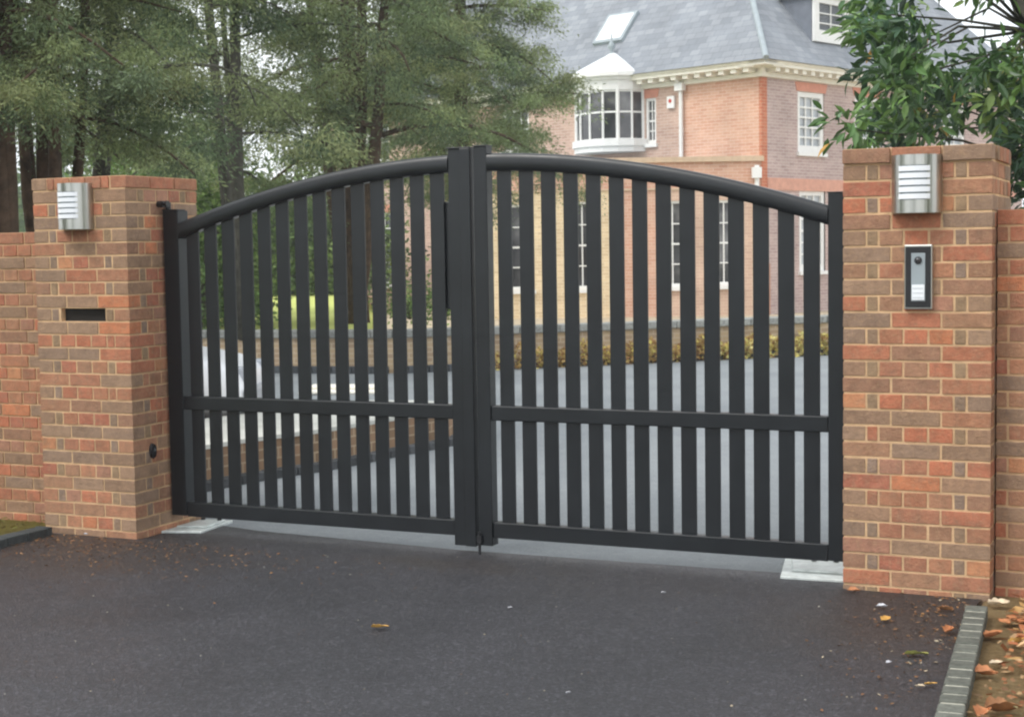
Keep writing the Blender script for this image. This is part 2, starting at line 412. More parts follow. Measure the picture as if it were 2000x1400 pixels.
def garden_wall(x0, x1, y, top, n, label, name='brick_wall', th=.22, redtop=2):
    t = thing(name, (x0, y, 0), label, 'garden wall')
    b = MB(); cp = MB()
    for k in range(n):
        z1 = top-k*.075-.005; z0 = z1-BH
        st = (k % 2 == 0); x = x0-(0 if st else .056)
        ln = BL if st else BD
        while x < x1:
            a0, a1 = max(x, x0), min(x+ln, x1); x += ln+J
            if a1-a0 < .02: continue
            col = pick('s' if st else 'h', tone=.95, red=.7 if k < redtop else .1)
            o1 = random.uniform(-.0015, .0015)
            q = cp if k < redtop else b
            q.box((a0, y+o1, z0), (a1, y+.09, z1), col=col, jit=.001)
            q.box((a0, y+th-.09, z0), (a1, y+th-o1, z1), col=pick('s'), jit=.001)
    b.build('brickwork', M_BRICK, t, bevel=.003); cp.build('coping_courses', M_BRICK, t, bevel=.003)
    c = MB(); c.box((x0+.003, y+.006, -.12), (x1-.003, y+th-.006, top-.003)); c.build('mortar_joints', M_MORTAR, t)
    return t
garden_wall(-9.5, PLX-.004, .15, 1.765, 25, 'brick garden wall joining the pillar with the letter slot')
garden_wall(.67, 5.0, .13, 1.76, 25, 'brick garden wall joining the pillar with the intercom, dead leaves at its foot')

# ------------------------------------------------------------------ gates
GY = .17
_arc = [(-1.98, 2.116), (-1.884, 2.114), (-1.465, 2.091), (-1.187, 2.053), (-.917, 2.005), (-.654, 1.948), (-.399, 1.885), (-.108, 1.806), (-.02, 1.78)]
def arc_top(x):
    x = x if x > -2 else -4-x+.02*0
    xs = [a for a, _ in _arc]; return float(np.interp(x, xs, [b for _, b in _arc]))
def arc_s(x):     # smoothed arc
    X = abs(x+1.99); return 2.116-.0938*X*X*(1-.02*X) if X < 2.2 else 1.7
def make_gate(side):
    R = side == 'R'
    if R: hx0, hx1, mx0, mx1 = -.108, -.022, -1.972, -1.896; lab = 'black aluminium gate leaf with vertical slats beside the intercom pillar'
    else: hx0, hx1, mx0, mx1 = -3.979, -3.874, -2.124, -1.992; lab = 'black aluminium gate leaf with vertical slats beside the letter slot pillar, wide overlapping stile'
    t = thing('gate_leaf', ((hx0+hx1)/2, GY, 0), lab, 'gate leaf', 'two leaves of the arched driveway gate')
    yb = GY+.065
    s = MB(); s.box((hx0, GY-.004, .092), (hx1, yb if R else yb+.03, 1.868 if not R else 1.856)); s.build('hinge_stile', M_GATE, t, bevel=.004)
    s = MB(); s.box((hx0-.003, GY-.008, (1.868 if not R else 1.856)), (hx1+.003, yb+.004, (1.868 if not R else 1.856)+.006)); s.build('stile_cap', M_GATE, t, bevel=.002)
    s = MB()
    if R: s.box((mx0, GY-.010, .045), (mx1, yb, 2.152))
    else:
        s.box((mx0, GY-.004, .036), (mx1-.062, yb, 2.146)); s.box((mx1-.062, GY-.014, .036), (mx1, yb, 2.146))
    s.build('meeting_stile', M_GATE, t, bevel=.004)
    s = MB(); zt = 2.152 if R else 2.146
    s.box((mx0-.002, GY-.016, zt), (mx1+.002, yb+.003, zt+.006)); s.build('stile_cap', M_GATE, t, bevel=.002)
    xa, xb = (mx1, hx0) if R else (hx1, mx0)
    def rail(name, z0, z1, y0=GY, y1=yb-.003):
        r = MB(); r.box((xa+.0005, y0, z0), (xb-.0005, y1, z1)); r.build(name, M_GATE, t, bevel=.005)
    rail('bottom_rail', .088, .172); rail('middle_rail', .714, .792)
    # arched top rail with rounded section
    r = MB(); N = 28; prof = []
    H = .088; rings = []
    for k in range(N+1):
        x = xa+(xb-xa)*k/N; z = arc_s(x)
        ring = []
        for (py, pz) in ((-.0075, -.012), (-.0115, -.028), (-.013, -.048), (-.0115, -.068), (-.0075, -.084), (.000, -.091), (.062, -.091), (.068, -.084), (.068, -.008), (.062, 0.0), (.010, 0.0), (-.001, -.003)):
            ring.append(r.P((x, GY+py, z+pz)))
        rings.append(ring)
    for a, b_ in zip(rings, rings[1:]):
        n_ = len(a)
        for j in range(n_):
            r.f.append([a[j], a[(j+1) % n_], b_[(j+1) % n_], b_[j]]); r.uv.append(None); r.col.append(None); r.mi.append(0)
    for e in (rings[0][::-1], rings[-1]): r.f.append(e); r.uv.append(None); r.col.append(None); r.mi.append(0)
    o = r.build('top_rail', M_GATE, t, smooth=True)
    o.data.set_sharp_from_angle(angle=math.radians(40))
    # slats
    n = 14; gap = .045 if R else .040
    pitch = (xb-xa-gap)/n; wv = pitch-gap
    for k in range(n):
        x0 = xa+gap+k*pitch; x1 = x0+wv
        for (z0, ztop) in ((.170, .716), (.790, None)):
            q = MB(); y0, y1 = GY+.020, GY+.034
            if ztop is not None: q.box((x0, y0, z0), (x1, y1, ztop))
            else:
                za, zb = arc_s(x0)-.086, arc_s(x1)-.086
                q.prism_y([(x0, z0), (x1, z0), (x1, zb), (x0, za)], y0, y1)
            q.build('slat', M_GATE, t, bevel=.002)
    if not R:
        q = MB(); q.box((mx0-.055, GY+.038, 1.30), (mx0+.03, yb+.02, 1.87)); q.build('lock_case', M_GATE, t, bevel=.004)
        q = MB(); q.tube([(-3.975, GY+.045, 1.84), (-3.975, GY+.045, 1.915)], .017, 12); q.box((-3.997, GY+.035, 1.86), (-3.93, GY+.085, 1.875))
        q.tube([(-3.996, GY-.02, 1.905), (-3.955, GY-.02, 1.905)], .019, 12); q.tube([(-3.96, GY-.02, 1.905), (-3.935, GY-.02, 1.905)], .011, 10); q.tube([(-3.938, GY-.02, 1.905), (-3.925, GY-.02, 1.905)], .021, 6)
        q.build('top_hinge', M_BLACK, t, smooth=False)
    else:
        q = MB(); q.tube([(-.006, GY+.06, 1.80), (-.006, GY+.06, 1.90)], .014, 12); q.box((-.03, GY+.045, 1.845), (-.001, GY+.075, 1.86))
        q.build('top_hinge', M_BLACK, t)
        q = MB(); q.tube([(-1.967, GY-.02, -.005), (-1.967, GY-.02, .12)], .008, 10); q.box((-1.980, GY-.028, .06), (-1.954, GY-.010, .10))
        q.build('drop_bolt', M_BLACK, t)
    return t
make_gate('L'); make_gate('R')

# galvanised operator covers let into the ground under each hinge
for nm, P, lab in (('L', [(-3.99, .075), (-3.76, .15), (-3.80, .52), (-3.99, .47)], 'galvanised ground plate under the gate hinge by the letter slot pillar'),
                   ('R', [(-.33, .115), (-.005, .135), (-.005, .60), (-.42, .56)], 'galvanised ground plate under the gate hinge by the intercom pillar')):
    cx = sum(p[0] for p in P)/4; cy = sum(p[1] for p in P)/4
    t = thing('hinge_plate', (cx, cy, 0), lab, 'ground plate', 'galvanised plates under the gate hinges')
    b = MB(); b.prism(P, -.02, .012); b.build('plate', M_GALV, t, bevel=.003)
    inner = [(cx+(x-cx)*.8, cy+(y-cy)*.62+.03) for x, y in P]
    b = MB(); b.prism(inner, .0125, .024); b.build('raised_cover', M_GALV, t, bevel=.004)
    for (x, y) in ((cx-.06, cy+.12), (cx+.05, cy+.13)):
        b = MB(); b.tube([(x, y, .02), (x, y, .036)], .014, 8); b.build('bolt', M_BLACK, t)

# ------------------------------------------------------------------ lamps, intercom, photocell
def make_lamp(lab, cx, y, zc):
    t = thing('wall_lamp', (cx, y, zc), lab, 'wall lamp', 'steel lamps on the gate pillars')
    hw, dp, H = .112, .105, .13
    T = lambda p: (cx+p[0], y+p[1], zc+p[2])
    b = MB(T); b.box((-hw+.012, -.022, -H+.006), (hw-.012, -.001, H-.006)); b.build('back_plate', M_BLACK, t, bevel=.003)
    c = MB(T); N = 28
    ang = [PI+PI*k/N for k in range(N+1)]
    def pt(a, z, s=1.0): return (hw*s*math.cos(a), (dp*s)*math.sin(a)*1.0-.002, z)
    zw0, zw1 = -.072, .083
    for k in range(N):
        a0, a1 = ang[k], ang[k+1]; x = hw*math.cos((a0+a1)/2)
        spans = [(-H, H)] if not (-.056 < x < .064) else [(-H, zw0), (zw1, H)]
        for z0, z1 in spans:
            o = [pt(a0, z0), pt(a1, z0), pt(a1, z1), pt(a0, z1)]; i = [pt(a0, z0, .965), pt(a1, z0, .965), pt(a1, z1, .965), pt(a0, z1, .965)]
            c.face(o); c.face(i[::-1])
            c.face([o[0], i[0], i[1], o[1]]); c.face([o[3], o[2], i[2], i[3]])
            c.face([o[0], o[3], i[3], i[0]]); c.face([o[1], i[1], i[2], o[2]])
    sc_ = c.build('steel_cover', M_STEEL, t, recalc=False)
    bm = bmesh.new(); bm.from_mesh(sc_.data); bmesh.ops.remove_doubles(bm, verts=bm.verts, dist=.0002); bmesh.ops.recalc_face_normals(bm, faces=bm.faces); bm.to_mesh(sc_.data); bm.free()
    sc_.data.polygons.foreach_set('use_smooth', [True]*len(sc_.data.polygons)); sc_.data.set_sharp_from_angle(angle=math.radians(35))
    d = MB(T); NB = 5
    for k in range(NB):
        z0 = zw0+(zw1-zw0)*k/NB+.004; z1 = zw0+(zw1-zw0)*(k+1)/NB-.004
        sec = [(hw*1.0*math.cos(a), dp*1.03*math.sin(a)-.004) for a in [PI+PI*(.30+.42*j/10) for j in range(11)]]
        sec2 = [(x, min(yy+.03, -.02)) for x, yy in sec[::-1]]
        d.prism(sec+sec2, z0, z1)
    d.build('diffuser_louvres', M_OPAL, t)
    d = MB(T); sec = [(hw*.9*math.cos(a), dp*.90*math.sin(a)-.004) for a in [PI+PI*(.26+.50*j/10) for j in range(11)]]
    d.prism(sec+[(sec[-1][0], -.024), (sec[0][0], -.024)], zw0-.004, zw1+.004); d.build('diffuser', M_LEAD, t)
    return t
make_lamp('curved steel wall lamp with louvred opal front above the letter slot', -4.335, PLY, 1.895)
make_lamp('curved steel wall lamp with louvred opal front above the black intercom', .336, 0, 1.878)

t = thing('intercom', (.3465, 0, 1.46), 'black and silver intercom panel with camera on the pillar', 'intercom')
b = MB(); b.box((.284, -.026, 1.313), (.409, .004, 1.606)); b.build('housing', M_STEEL, t, bevel=.005)
b = MB(); b.box((.2905, -.032, 1.322), (.4025, -.0262, 1.597)); b.build('black_surround', M_BLACK, t, bevel=.003)
b = MB(); b.box((.317, -.036, 1.350), (.379, -.0322, 1.568)); b.build('face_panel', M_LEAD, t, bevel=.002)
cm = MB(); cm.tube([(.348, -.0362, 1.535), (.348, -.040, 1.535)], .017, 20); cmo = cm.build('camera', M_BLACK, t)
q = MB(); q.lathe((0, 0, 0), [(.013, 0), (.011, .005), (.006, .009), (.001, .0105)], 14); q.v = [(.348+p[0], -.040-p[2], 1.537+p[1]) for p in q.v]
q.build('lens', M_GLASS, cmo, smooth=True)
k = MB(); k.box((.320, -.039, 1.356), (.376, -.0362, 1.425)); ko = k.build('call_buttons', M_OPAL, t, bevel=.001)
q = MB()
for i in range(3): q.box((.324, -.0402, 1.366+i*.021), (.372, -.0392, 1.3675+i*.021+.0))
q.build('button_divider', M_LEAD, ko)

t = thing('photocell', (-3.997, .10, .44), 'small black oval safety photocell on the side of the letter slot pillar', 'photocell')
pc = dep(297, 880, 1.0)-CAM; kx = (-3.995-CAM[0])/pc[0]; pcp = CAM+pc*kx
t.location = tuple(pcp)
b = MB(); cy, cz = pcp[1], pcp[2]
sec = [(.026*math.cos(a), .044*math.sin(a)) for a in [2*PI*i/20 for i in range(20)]]
A = [b.P((-3.996, cy+p, cz+q_)) for p, q_ in sec]; B2 = [b.P((-3.978, cy+p*.85, cz+q_*.9)) for p, q_ in sec]
for j in range(20): b.f.append([A[j], A[(j+1) % 20], B2[(j+1) % 20], B2[j]]); b.uv.append(None); b.col.append(None); b.mi.append(0)
b.f.append(B2); b.uv.append(None); b.col.append(None); b.mi.append(0)
b.build('housing', M_BLACK, t)
b = MB(); b.tube([(-3.979, cy, cz+.008), (-3.975, cy, cz+.008)], .011, 14); b.build('sensor_eye', M_GLASS, t)

# ------------------------------------------------------------------ kerbs
def kerb_run(name, P0, P1, w_, h, ln, label, mt, cat='kerb'):
    P0, P1 = Vector((*P0, 0)), Vector((*P1, 0)); d = (P1-P0); L = d.length; d.normalize(); nrm = Vector((-d.y, d.x, 0))
    b = MB(); s = 0
    while s < L-.02:
        e = min(s+ln-.006, L); z = h+random.uniform(-.003, .003); c = random.uniform(.7, 1.15)
        bs = MB()
        a = [P0+d*s, P0+d*e, P0+d*e+nrm*w_, P0+d*s+nrm*w_]
        b.prism([(p.x, p.y) for p in a], -.08, z, col=tuple(x*c for x in mt))
        s += ln
    o = b.build(name, M_KERB, None, bevel=.006)
    return tag(o, label, cat)
M_KERB = attrmat('kerb_block', .85, 30, .35, .6, 90)
kb_ = MB(); KP = [(.606, -.335), (.652, -.9), (.700, -1.5), (.745, -2.05), (.83, -2.8), (.95, -3.6), (1.15, -4.6), (1.6, -6.2), (2.6, -9)]
for p, q in zip(KP, KP[1:]):
    L = math.dist(p, q); n_ = max(1, round(L/.12)); ux, uy = (q[0]-p[0])/L, (q[1]-p[1])/L; nx, ny = -uy, ux
    for i in range(n_):
        a0_, a1_ = i*L/n_, (i+1)*L/n_-.024; c = random.uniform(.75, 1.1)
        P_ = [(p[0]+ux*a0_, p[1]+uy*a0_), (p[0]+ux*a1_, p[1]+uy*a1_)]
        kb_.prism([P_[0], P_[1], (P_[1][0]+nx*.092, P_[1][1]+ny*.092), (P_[0][0]+nx*.092, P_[0][1]+ny*.092)], -.08, .046+random.uniform(-.002, .002), col=tuple(x*c for x in lin((104, 106, 98))))
for p, q in zip(KP, KP[1:]):
    L = math.dist(p, q); ux, uy = (q[0]-p[0])/L, (q[1]-p[1])/L; nx, ny = -uy, ux; e_ = .004
    kb_.prism([(p[0]+nx*e_, p[1]+ny*e_), (q[0]+nx*e_, q[1]+ny*e_), (q[0]+nx*(.092-e_), q[1]+ny*(.092-e_)), (p[0]+nx*(.092-e_), p[1]+ny*(.092-e_))], -.08, .0415, col=lin((170, 168, 154)))
tag(kb_.build('kerb', M_KERB, None, bevel=.006), 'row of grey block paving kerb edging the drive below the intercom pillar', 'kerb')
kerb_run('kerb', (-4.64, -14), (-4.655, -.20), -.10, .05, .16, 'dark stone kerb edging the mossy verge by the letter slot pillar', lin((66, 70, 70)))
for o in COL.objects:
    pass

# ------------------------------------------------------------------ low wall of the raised bed
front = [(-4.80, 1.05), (-4.755, 1.6), (-4.70, 1.95), (-4.62, 2.25), (-4.50, 2.6), (-4.43, 3.0), (-4.37, 3.5), (-4.28, 4.0), (-4.25, 4.3)]
endc = [(-4.33, 4.55), (-4.52, 4.72), (-4.8, 4.8)]
back = [(-5.3, 4.65), (-5.55, 4.2), (-5.7, 3.4), (-5.85, 2.5), (-6.0, 1.05)]
ring = front+endc+back
bed = thing('raised_bed', (-5.0, 2.8, 0), 'low curved brick bed with pale paved top behind the gate', 'raised bed')
bw = wallbrick('bed_brick', lin((156, 126, 100)), lin((128, 106, 84)), lin((176, 156, 130)))
b = MB(); s = 0; n_ = len(ring)
for k in range(n_):
    p, q = ring[k], ring[(k+1) % n_]; L = math.dist(p, q)
    b.face([(p[0], p[1], -.02), (q[0], q[1], -.02), (q[0], q[1], .27), (p[0], p[1], .27)], uv=[(s, 0), (s+L, 0), (s+L, .29), (s, .29)]); s += L
b.build('brick_face', bw, bed)
def scale_ring(r, k):
    cx = sum(p[0] for p in r)/len(r); cy = sum(p[1] for p in r)/len(r)
    return [(cx+(x-cx)*k, cy+(y-cy)*k) for x, y in r]
b = MB(); b.prism(scale_ring(ring, 1.02)[::-1], .27, .30); b.build('paved_top', simple('pale_paving', lin((196, 196, 188)), .8, var=.18, vs=2.5), bed)
kb = MB(); s = 0
for p, q in zip(front+endc[:1], front[1:]+endc[:2]):
    L = math.dist(p, q); nseg = max(1, round(L/.13)); ux, uy = (q[0]-p[0])/L, (q[1]-p[1])/L
    for i in range(nseg):
        a0, a1 = i*L/nseg, (i+.93)*L/nseg
        P = [(p[0]+ux*a0, p[1]+uy*a0), (p[0]+ux*a1, p[1]+uy*a1)]
        nx, ny = uy, -ux
        c = random.uniform(.6, 1.2)
        kb.prism([P[0], (P[0][0]+nx*.1, P[0][1]+ny*.1), (P[1][0]+nx*.1, P[1][1]+ny*.1), P[1]], -.02, .06, col=tuple(x*c for x in lin((84, 86, 88))))
tag(kb.build('kerb', M_KERB, None, bevel=.006), 'curved line of dark setts along the foot of the low brick bed', 'kerb')
p = onz(576, 903, .17); p = CAM+ (p-CAM)*.985
t = thing('marker_light', (-4.50, 2.30, .2), 'small pale turquoise light fixed to the low brick bed', 'light')
b = MB(); c = CAM+ray(577, 912)*11.05; t.location = tuple(c)
b.box((c[0]-.03, c[1]-.03, c[2]-.05), (c[0]+.0, c[1]+.0, c[2]+.035)); b.build('body', simple('turquoise', lin((150, 205, 205)), .4), t, bevel=.01)
b = MB(); b.box((c[0]-.06, c[1]-.012, c[2]-.01), (c[0]-.031, c[1]+.0, c[2]+.01)); b.build('bracket', M_LEAD, t)

# pale stone steps further up the drive
t = thing('stone_steps', tuple(onz(668, 768)), 'pair of pale stone steps lying on the drive before the rear wall', 'steps')
c0 = onz(668, 770)
for i, (dz, sc) in enumerate(((.0, 1.0), (.035, .8))):
    b = MB(lambda p: tuple(Vector(c0)+Vector(RT*1.0)*p[0]+Vector((FW[0], FW[1], 0)).normalized()*p[1]+Vector((0, 0, p[2]))))
    b.box((-.5*sc, .25*i, dz), (.5*sc, .25*i+.32, dz+.034)); b.build('step', M_CREAM, t, bevel=.01)

# ------------------------------------------------------------------ rear retaining wall
RWTOP = .56
aL = CAM+ray(330, 640)*21.4; a0 = (float(aL[0]), float(aL[1]))
rw = [a0, (-8.43, 10.78+.12), (-3.68, 15.48+.12), (-1.0, 18.2)]
rwall = thing('retaining_wall', (rw[1][0], rw[1][1], 0), 'long low brown stone retaining wall with grey coping below the house', 'retaining wall')
M_RW = wallbrick('rear_wall_stone', lin((190, 168, 136)), lin((166, 144, 120)), lin((196, 180, 156)), cw=.22, ch=.07)
b = MB(); s = 0
cop = MB(); cu = MB()
for p, q in zip(rw, rw[1:]):
    L = math.dist(p, q); ux, uy = (q[0]-p[0])/L, (q[1]-p[1])/L; nx, ny = uy, -ux
    b.face([(p[0], p[1], -.02), (q[0], q[1], -.02), (q[0], q[1], RWTOP-.1), (p[0], p[1], RWTOP-.1)], uv=[(s, 0), (s+L, 0), (s+L, .5), (s, .5)])
    b.face([(q[0]-nx*.3, q[1]-ny*.3, -.02), (p[0]-nx*.3, p[1]-ny*.3, -.02), (p[0]-nx*.3, p[1]-ny*.3, RWTOP-.1), (q[0]-nx*.3, q[1]-ny*.3, RWTOP-.1)], uv=[(s, 0), (s+L, 0), (s+L, .5), (s, .5)])
    i = 0.0
    while i < L-.01:
        e = min(i+.6, L); cc = random.uniform(.75, 1.15)
        A = (p[0]+ux*i, p[1]+uy*i); B_ = (p[0]+ux*(e-.008), p[1]+uy*(e-.008))
        cop.prism([(A[0]+nx*.05, A[1]+ny*.05), (B_[0]+nx*.05, B_[1]+ny*.05), (B_[0]-nx*.33, B_[1]-ny*.33), (A[0]-nx*.33, A[1]-ny*.33)], RWTOP-.1, RWTOP, col=tuple(x*cc for x in lin((150, 152, 148))))
        i += .6
    i = 0.0
    while i < L-.01:
        e = min(i+.14, L); cc = random.uniform(.6, 1.2)
        A = (p[0]+ux*i, p[1]+uy*i); B_ = (p[0]+ux*(e-.01), p[1]+uy*(e-.01))
        cu.prism([(A[0]+nx*.27, A[1]+ny*.27), (B_[0]+nx*.27, B_[1]+ny*.27), (B_[0]+nx*.15, B_[1]+ny*.15), (A[0]+nx*.15, A[1]+ny*.15)], -.02, .09, col=tuple(x*cc for x in lin((80, 84, 88))))
        i += .14
    s += L
b.build('stone_face', M_RW, rwall); cop.build('coping', M_KERB, rwall, bevel=.01)
tag(cu.build('kerb', M_KERB, None, bevel=.006), 'line of dark granite setts along the foot of the retaining wall', 'kerb')
# lawn held up by the wall on the left, sunken forecourt in front of the house on the right
pe = [tuple((CAM+ray(700, 600)*D)[:2]) for D in (21.0, 60, 110)]
lw = [(rw[0][0]-14, rw[0][1]-1), (rw[0][0], rw[0][1]+.15), (pe[0][0], pe[0][1]+.3), pe[1], pe[2], (-90, 110), (-60, 20)]
b = MB(); b.face([(x, y, RWTOP-.06) for x, y in lw]); b.face([(*pe[0], RWTOP-.06), (*pe[1], RWTOP-.06), (pe[1][0]+.5, pe[1][1], -.1), (pe[0][0]+.5, pe[0][1]+.3, -.1)])
lo = b.build('lawn', M_LAWN, recalc=False)
for p_ in lo.data.polygons:
    if p_.normal.z < 0: p_.flip()
tag(lo, kind='structure')
b = MB()
for p, q in zip(rw[1:], rw[2:]):
    L = math.dist(p, q); ux, uy = (q[0]-p[0])/L, (q[1]-p[1])/L; nx, ny = uy, -ux
    b.prism([(p[0]-nx*.3, p[1]-ny*.3), (q[0]-nx*.3, q[1]-ny*.3), (q[0]-nx*.9, q[1]-ny*.9), (p[0]-nx*.9, p[1]-ny*.9)], -.1, RWTOP-.13)
tag(b.build('planting_strip', M_SOIL), kind='structure')
sheet('forecourt', [(-16, 14), (-8.2, 11.4), (-3.4, 16), (0, 19.5), (22, 34), (20, 60), (-40, 60), (-30, 30)], -.02, simple('pale_gravel', lin((176, 162, 138)), .95, var=.2, vs=3))

# ------------------------------------------------------------------ house
AZ = math.radians(20.4)
ER = np.array([math.sin(AZ), math.cos(AZ), 0]); EL = np.array([-math.cos(AZ), math.sin(AZ), 0])
HC = CAM+ray(1487, 300)*36.0; HC[2] = 0
FRD = np.array([RT[0], RT[1], 0]); FRD /= np.linalg.norm(FRD); FRN = np.array([FRD[1], -FRD[0], 0])
house = thing('brick_house', tuple(HC), 'large red brick house with slate hip roof and white sash windows', 'house')
GZ = -.12
def basis(P0, d, n): return lambda p: tuple(P0+d*p[0]+n*p[1]+np.array([0, 0, p[2]]))
TL = basis(HC, EL, -ER)          # left face: s along EL, outward -ER
TR = basis(HC, ER, -EL)          # right face
TF = basis(HC+FRN*0.0, -FRD, FRN)     # extension front: s to the left, outward to the camera
def facade(name, T, s0, s1, z0, z1, holes, mt, depth=.12, parent=house, n0=0.0):
    b = MB(T)
    ss = sorted({s0, s1, *[h[0] for h in holes], *[h[1] for h in holes]}); ss = [x for x in ss if s0 <= x <= s1]
    zz = sorted({z0, z1, *[h[2] for h in holes], *[h[3] for h in holes]}); zz = [x for x in zz if z0 <= x <= z1]
    for a, c in zip(ss, ss[1:]):
        for e, f in zip(zz, zz[1:]):
            mx_, mz = (a+c)/2, (e+f)/2
            if any(h[0] < mx_ < h[1] and h[2] < mz < h[3] for h in holes): continue
            b.face([(a, n0, e), (c, n0, e), (c, n0, f), (a, n0, f)], uv=[(a, e), (c, e), (c, f), (a, f)])
    for h in holes:
        if not (s0 <= h[0] and h[1] <= s1 and z0 <= h[2] and h[3] <= z1): continue
        a, c, e, f = h[:4]
        for q in (((a, e), (a, f)), ((c, f), (c, e)), ((a, f), (c, f)), ((c, e), (a, e))):
            (x0, y0), (x1, y1) = q
            b.face([(x0, n0, y0), (x1, n0, y1), (x1, n0-depth, y1), (x0, n0-depth, y0)], uv=[(x0, y0), (x1, y1), (x1+.1, y1), (x0+.1, y0)])
    return b.build(name, mt, parent, recalc=False)
def sash(T, s0, s1, z0, z1, cols, rows, n0=-.07, fw=.07, parent=house, sill=True, bw_=.03, arch=False, glass=None):
    glass = glass or M_GLASS
    p = MB(T); p.face([(s0+.01, n0-.03, z0+.01), (s1-.01, n0-.03, z0+.01), (s1-.01, n0-.03, z1-.01), (s0+.01, n0-.03, z1-.01)])
    w_ = p.build('window', glass, parent, recalc=False)
    f = MB(T)
    f.box((s0, n0-.02, z0), (s0+fw, n0+.04, z1)); f.box((s1-fw, n0-.02, z0), (s1, n0+.04, z1))
    f.box((s0+fw, n0-.02, z0), (s1-fw, n0+.038, z0+fw*1.3)); f.box((s0+fw, n0-.02, z1-fw), (s1-fw, n0+.038, z1))
    f.build('frame', M_WHITE, w_)
    g_ = MB(T)
    for c in range(1, cols):
        x = s0+fw+(s1-s0-2*fw)*c/cols; g_.box((x-bw_/2, n0-.018, z0+fw), (x+bw_/2, n0+.01, z1-fw))
    for r in range(1, rows):
        z = z0+fw+(z1-z0-2*fw)*r/rows; k_ = bw_*(1.5 if r*2 == rows else 1)
        g_.box((s0+fw, n0-.016, z-k_/2), (s1-fw, n0+.014, z+k_/2))
    g_.build('glazing_bars', M_WHITE, w_)
    if arch:
        q = MB(T); q.prism_y([(s0-.05, z1), (s1+.05, z1), (s1+.12, z1+.22), (s0-.12, z1+.22)], -.01, .012); q.build('brick_arch', M_ARCH, w_)
    if sill:
        q = MB(T); q.box((s0-.05, n0-.02, z0-.09), (s1+.05, .07, z0-.001)); q.build('sill', M_WHITE, w_)
    return w_
EAV = 5.57
M_ARCH = simple('rubbed_brick', lin((204, 142, 122)), .85, var=.12)
LL, LR = 16.2, 13.0
# windows: (s0, s1, z0, z1, cols, rows)
WL_up = [(3.18, 3.52, 4.20, 5.33, 2, 4), (10.1, 11.35, 4.3, 5.4, 3, 4), (13.4, 14.5, 4.3, 5.4, 3, 4), (7.6, 8.6, 4.3, 5.4, 3, 4)]
WL_gr = [(13.3, 14.15, .62, 2.78, 2, 5), (10.6, 11.5, .62, 2.78, 2, 5)]
WR_up = [(1.49, 2.63, 3.86, 5.32, 3, 5), (4.0, 5.1, 3.95, 5.35, 3, 5), (8.2, 9.6, 3.95, 5.4, 3, 5)]
WR_gr = [(1.55, 2.66, .98, 2.95, 3, 6), (4.0, 5.1, .98, 2.95, 3, 6), (8.2, 9.6, .98, 2.95, 3, 6)]
H = lambda L: [w_[:4] for w_ in L]
facade('wall', TL, 2.32, LL, GZ, EAV, H(WL_up)+H(WL_gr), M_HB_LEFT)
facade('wall', TL, .05, 2.318, GZ, EAV, [], M_HB_OR)
facade('wall', TR, .22, LR, 3.22, EAV, H(WR_up), M_HB_DULL)
facade('wall', TR, .22, LR, GZ, 2.93, H(WR_gr), M_HB_DULL)
o = facade('quoin', TR, -.012, .22, GZ, EAV, [], M_HB_RED, n0=.012); o2 = facade('quoin', TL, -.012, .05, GZ, EAV, [], M_HB_RED, n0=.012)
sb = MB(TR)
sb.box((.22, -.05, 2.93), (LR, .03, 3.22)); sb.build('string_course', simple('red_band', lin((206, 154, 134)), .85, var=.12), house)
for (a, c, e, f, co, ro) in WL_up+WL_gr: sash(TL, a, c, e, f, co, ro, arch=(f < 5.35))
for (a, c, e, f, co, ro) in WR_up+WR_gr: sash(TR, a, c, e, f, co, ro, arch=True, fw=.13, bw_=.045, glass=M_PALEGLASS)
# hidden back walls
b = MB(TL); b.face([(LL, 0, GZ), (LL, -LR, GZ), (LL, -LR, EAV), (LL, 0, EAV)], uv=[(0, 0), (LR, 0), (LR, 5), (0, 5)])
b.face([(LL, -LR, GZ), (0, -LR, GZ), (0, -LR, EAV), (LL, -LR, EAV)], uv=[(0, 0), (LL, 0), (LL, 5), (0, 5)]); b.build('wall', M_HB_DULL, house, recalc=False)
# cornice with modillions
def cornice(T, L, sgn_end):
    c = MB(T)
    c.box((-.02, -.02, 5.56), (L, .10, 5.66)); c.box((-.10, -.02, 5.76), (L, .42, 5.84)); c.box((-.46, -.02, 5.841), (L, .46, 5.93))
    x = .10
    while x < L:
        c.box((x, .001, 5.661), (x+.16, .36, 5.759)); x += .36
    c.box((0, -.02, 5.661), (L, .06, 5.759))
    return c
_c = cornice(TL, LL, 0); _c.box((-.12, -.02, 5.56), (0, .12, 5.9)); _c.box((-.44, -.3, 5.79), (.3, .44, 5.9)); _c.build('cornice', M_CREAM, house); cornice(TR, LR, 0).build('cornice', M_CREAM, house)
# roof
PIT = math.tan(math.radians(50)); ov = .5; zr = 5.90
Wd = LR+2*ov; hh = Wd/2; zt = zr+hh*PIT
P = {'c': (-ov, ov), 'l': (LL+ov, ov), 'r': (-ov, -LR-ov), 'b': (LL+ov, -LR-ov), 'a': (-ov+hh, ov-hh), 'e': (LL+ov-hh, ov-hh)}
def RP(k, z): return (P[k][0], P[k][1], z)
b = MB(TL); sl = hh*math.sqrt(1+PIT*PIT)
b.face([RP('c', zr), RP('l', zr), RP('e', zt), RP('a', zt)], uv=[(-ov, 0), (LL+ov, 0), (LL+ov-hh, sl), (-ov+hh, sl)])
b.face([RP('r', zr), RP('c', zr), RP('a', zt)], uv=[(Wd, 0), (0, 0), (hh, sl)])
b.face([RP('b', zr), RP('r', zr), RP('a', zt), RP('e', zt)], uv=[(LL, 0), (0, 0), (hh, sl), (LL-hh, sl)])
b.face([RP('l', zr), RP('b', zr), RP('e', zt)], uv=[(0, 0), (Wd, 0), (hh, sl)])
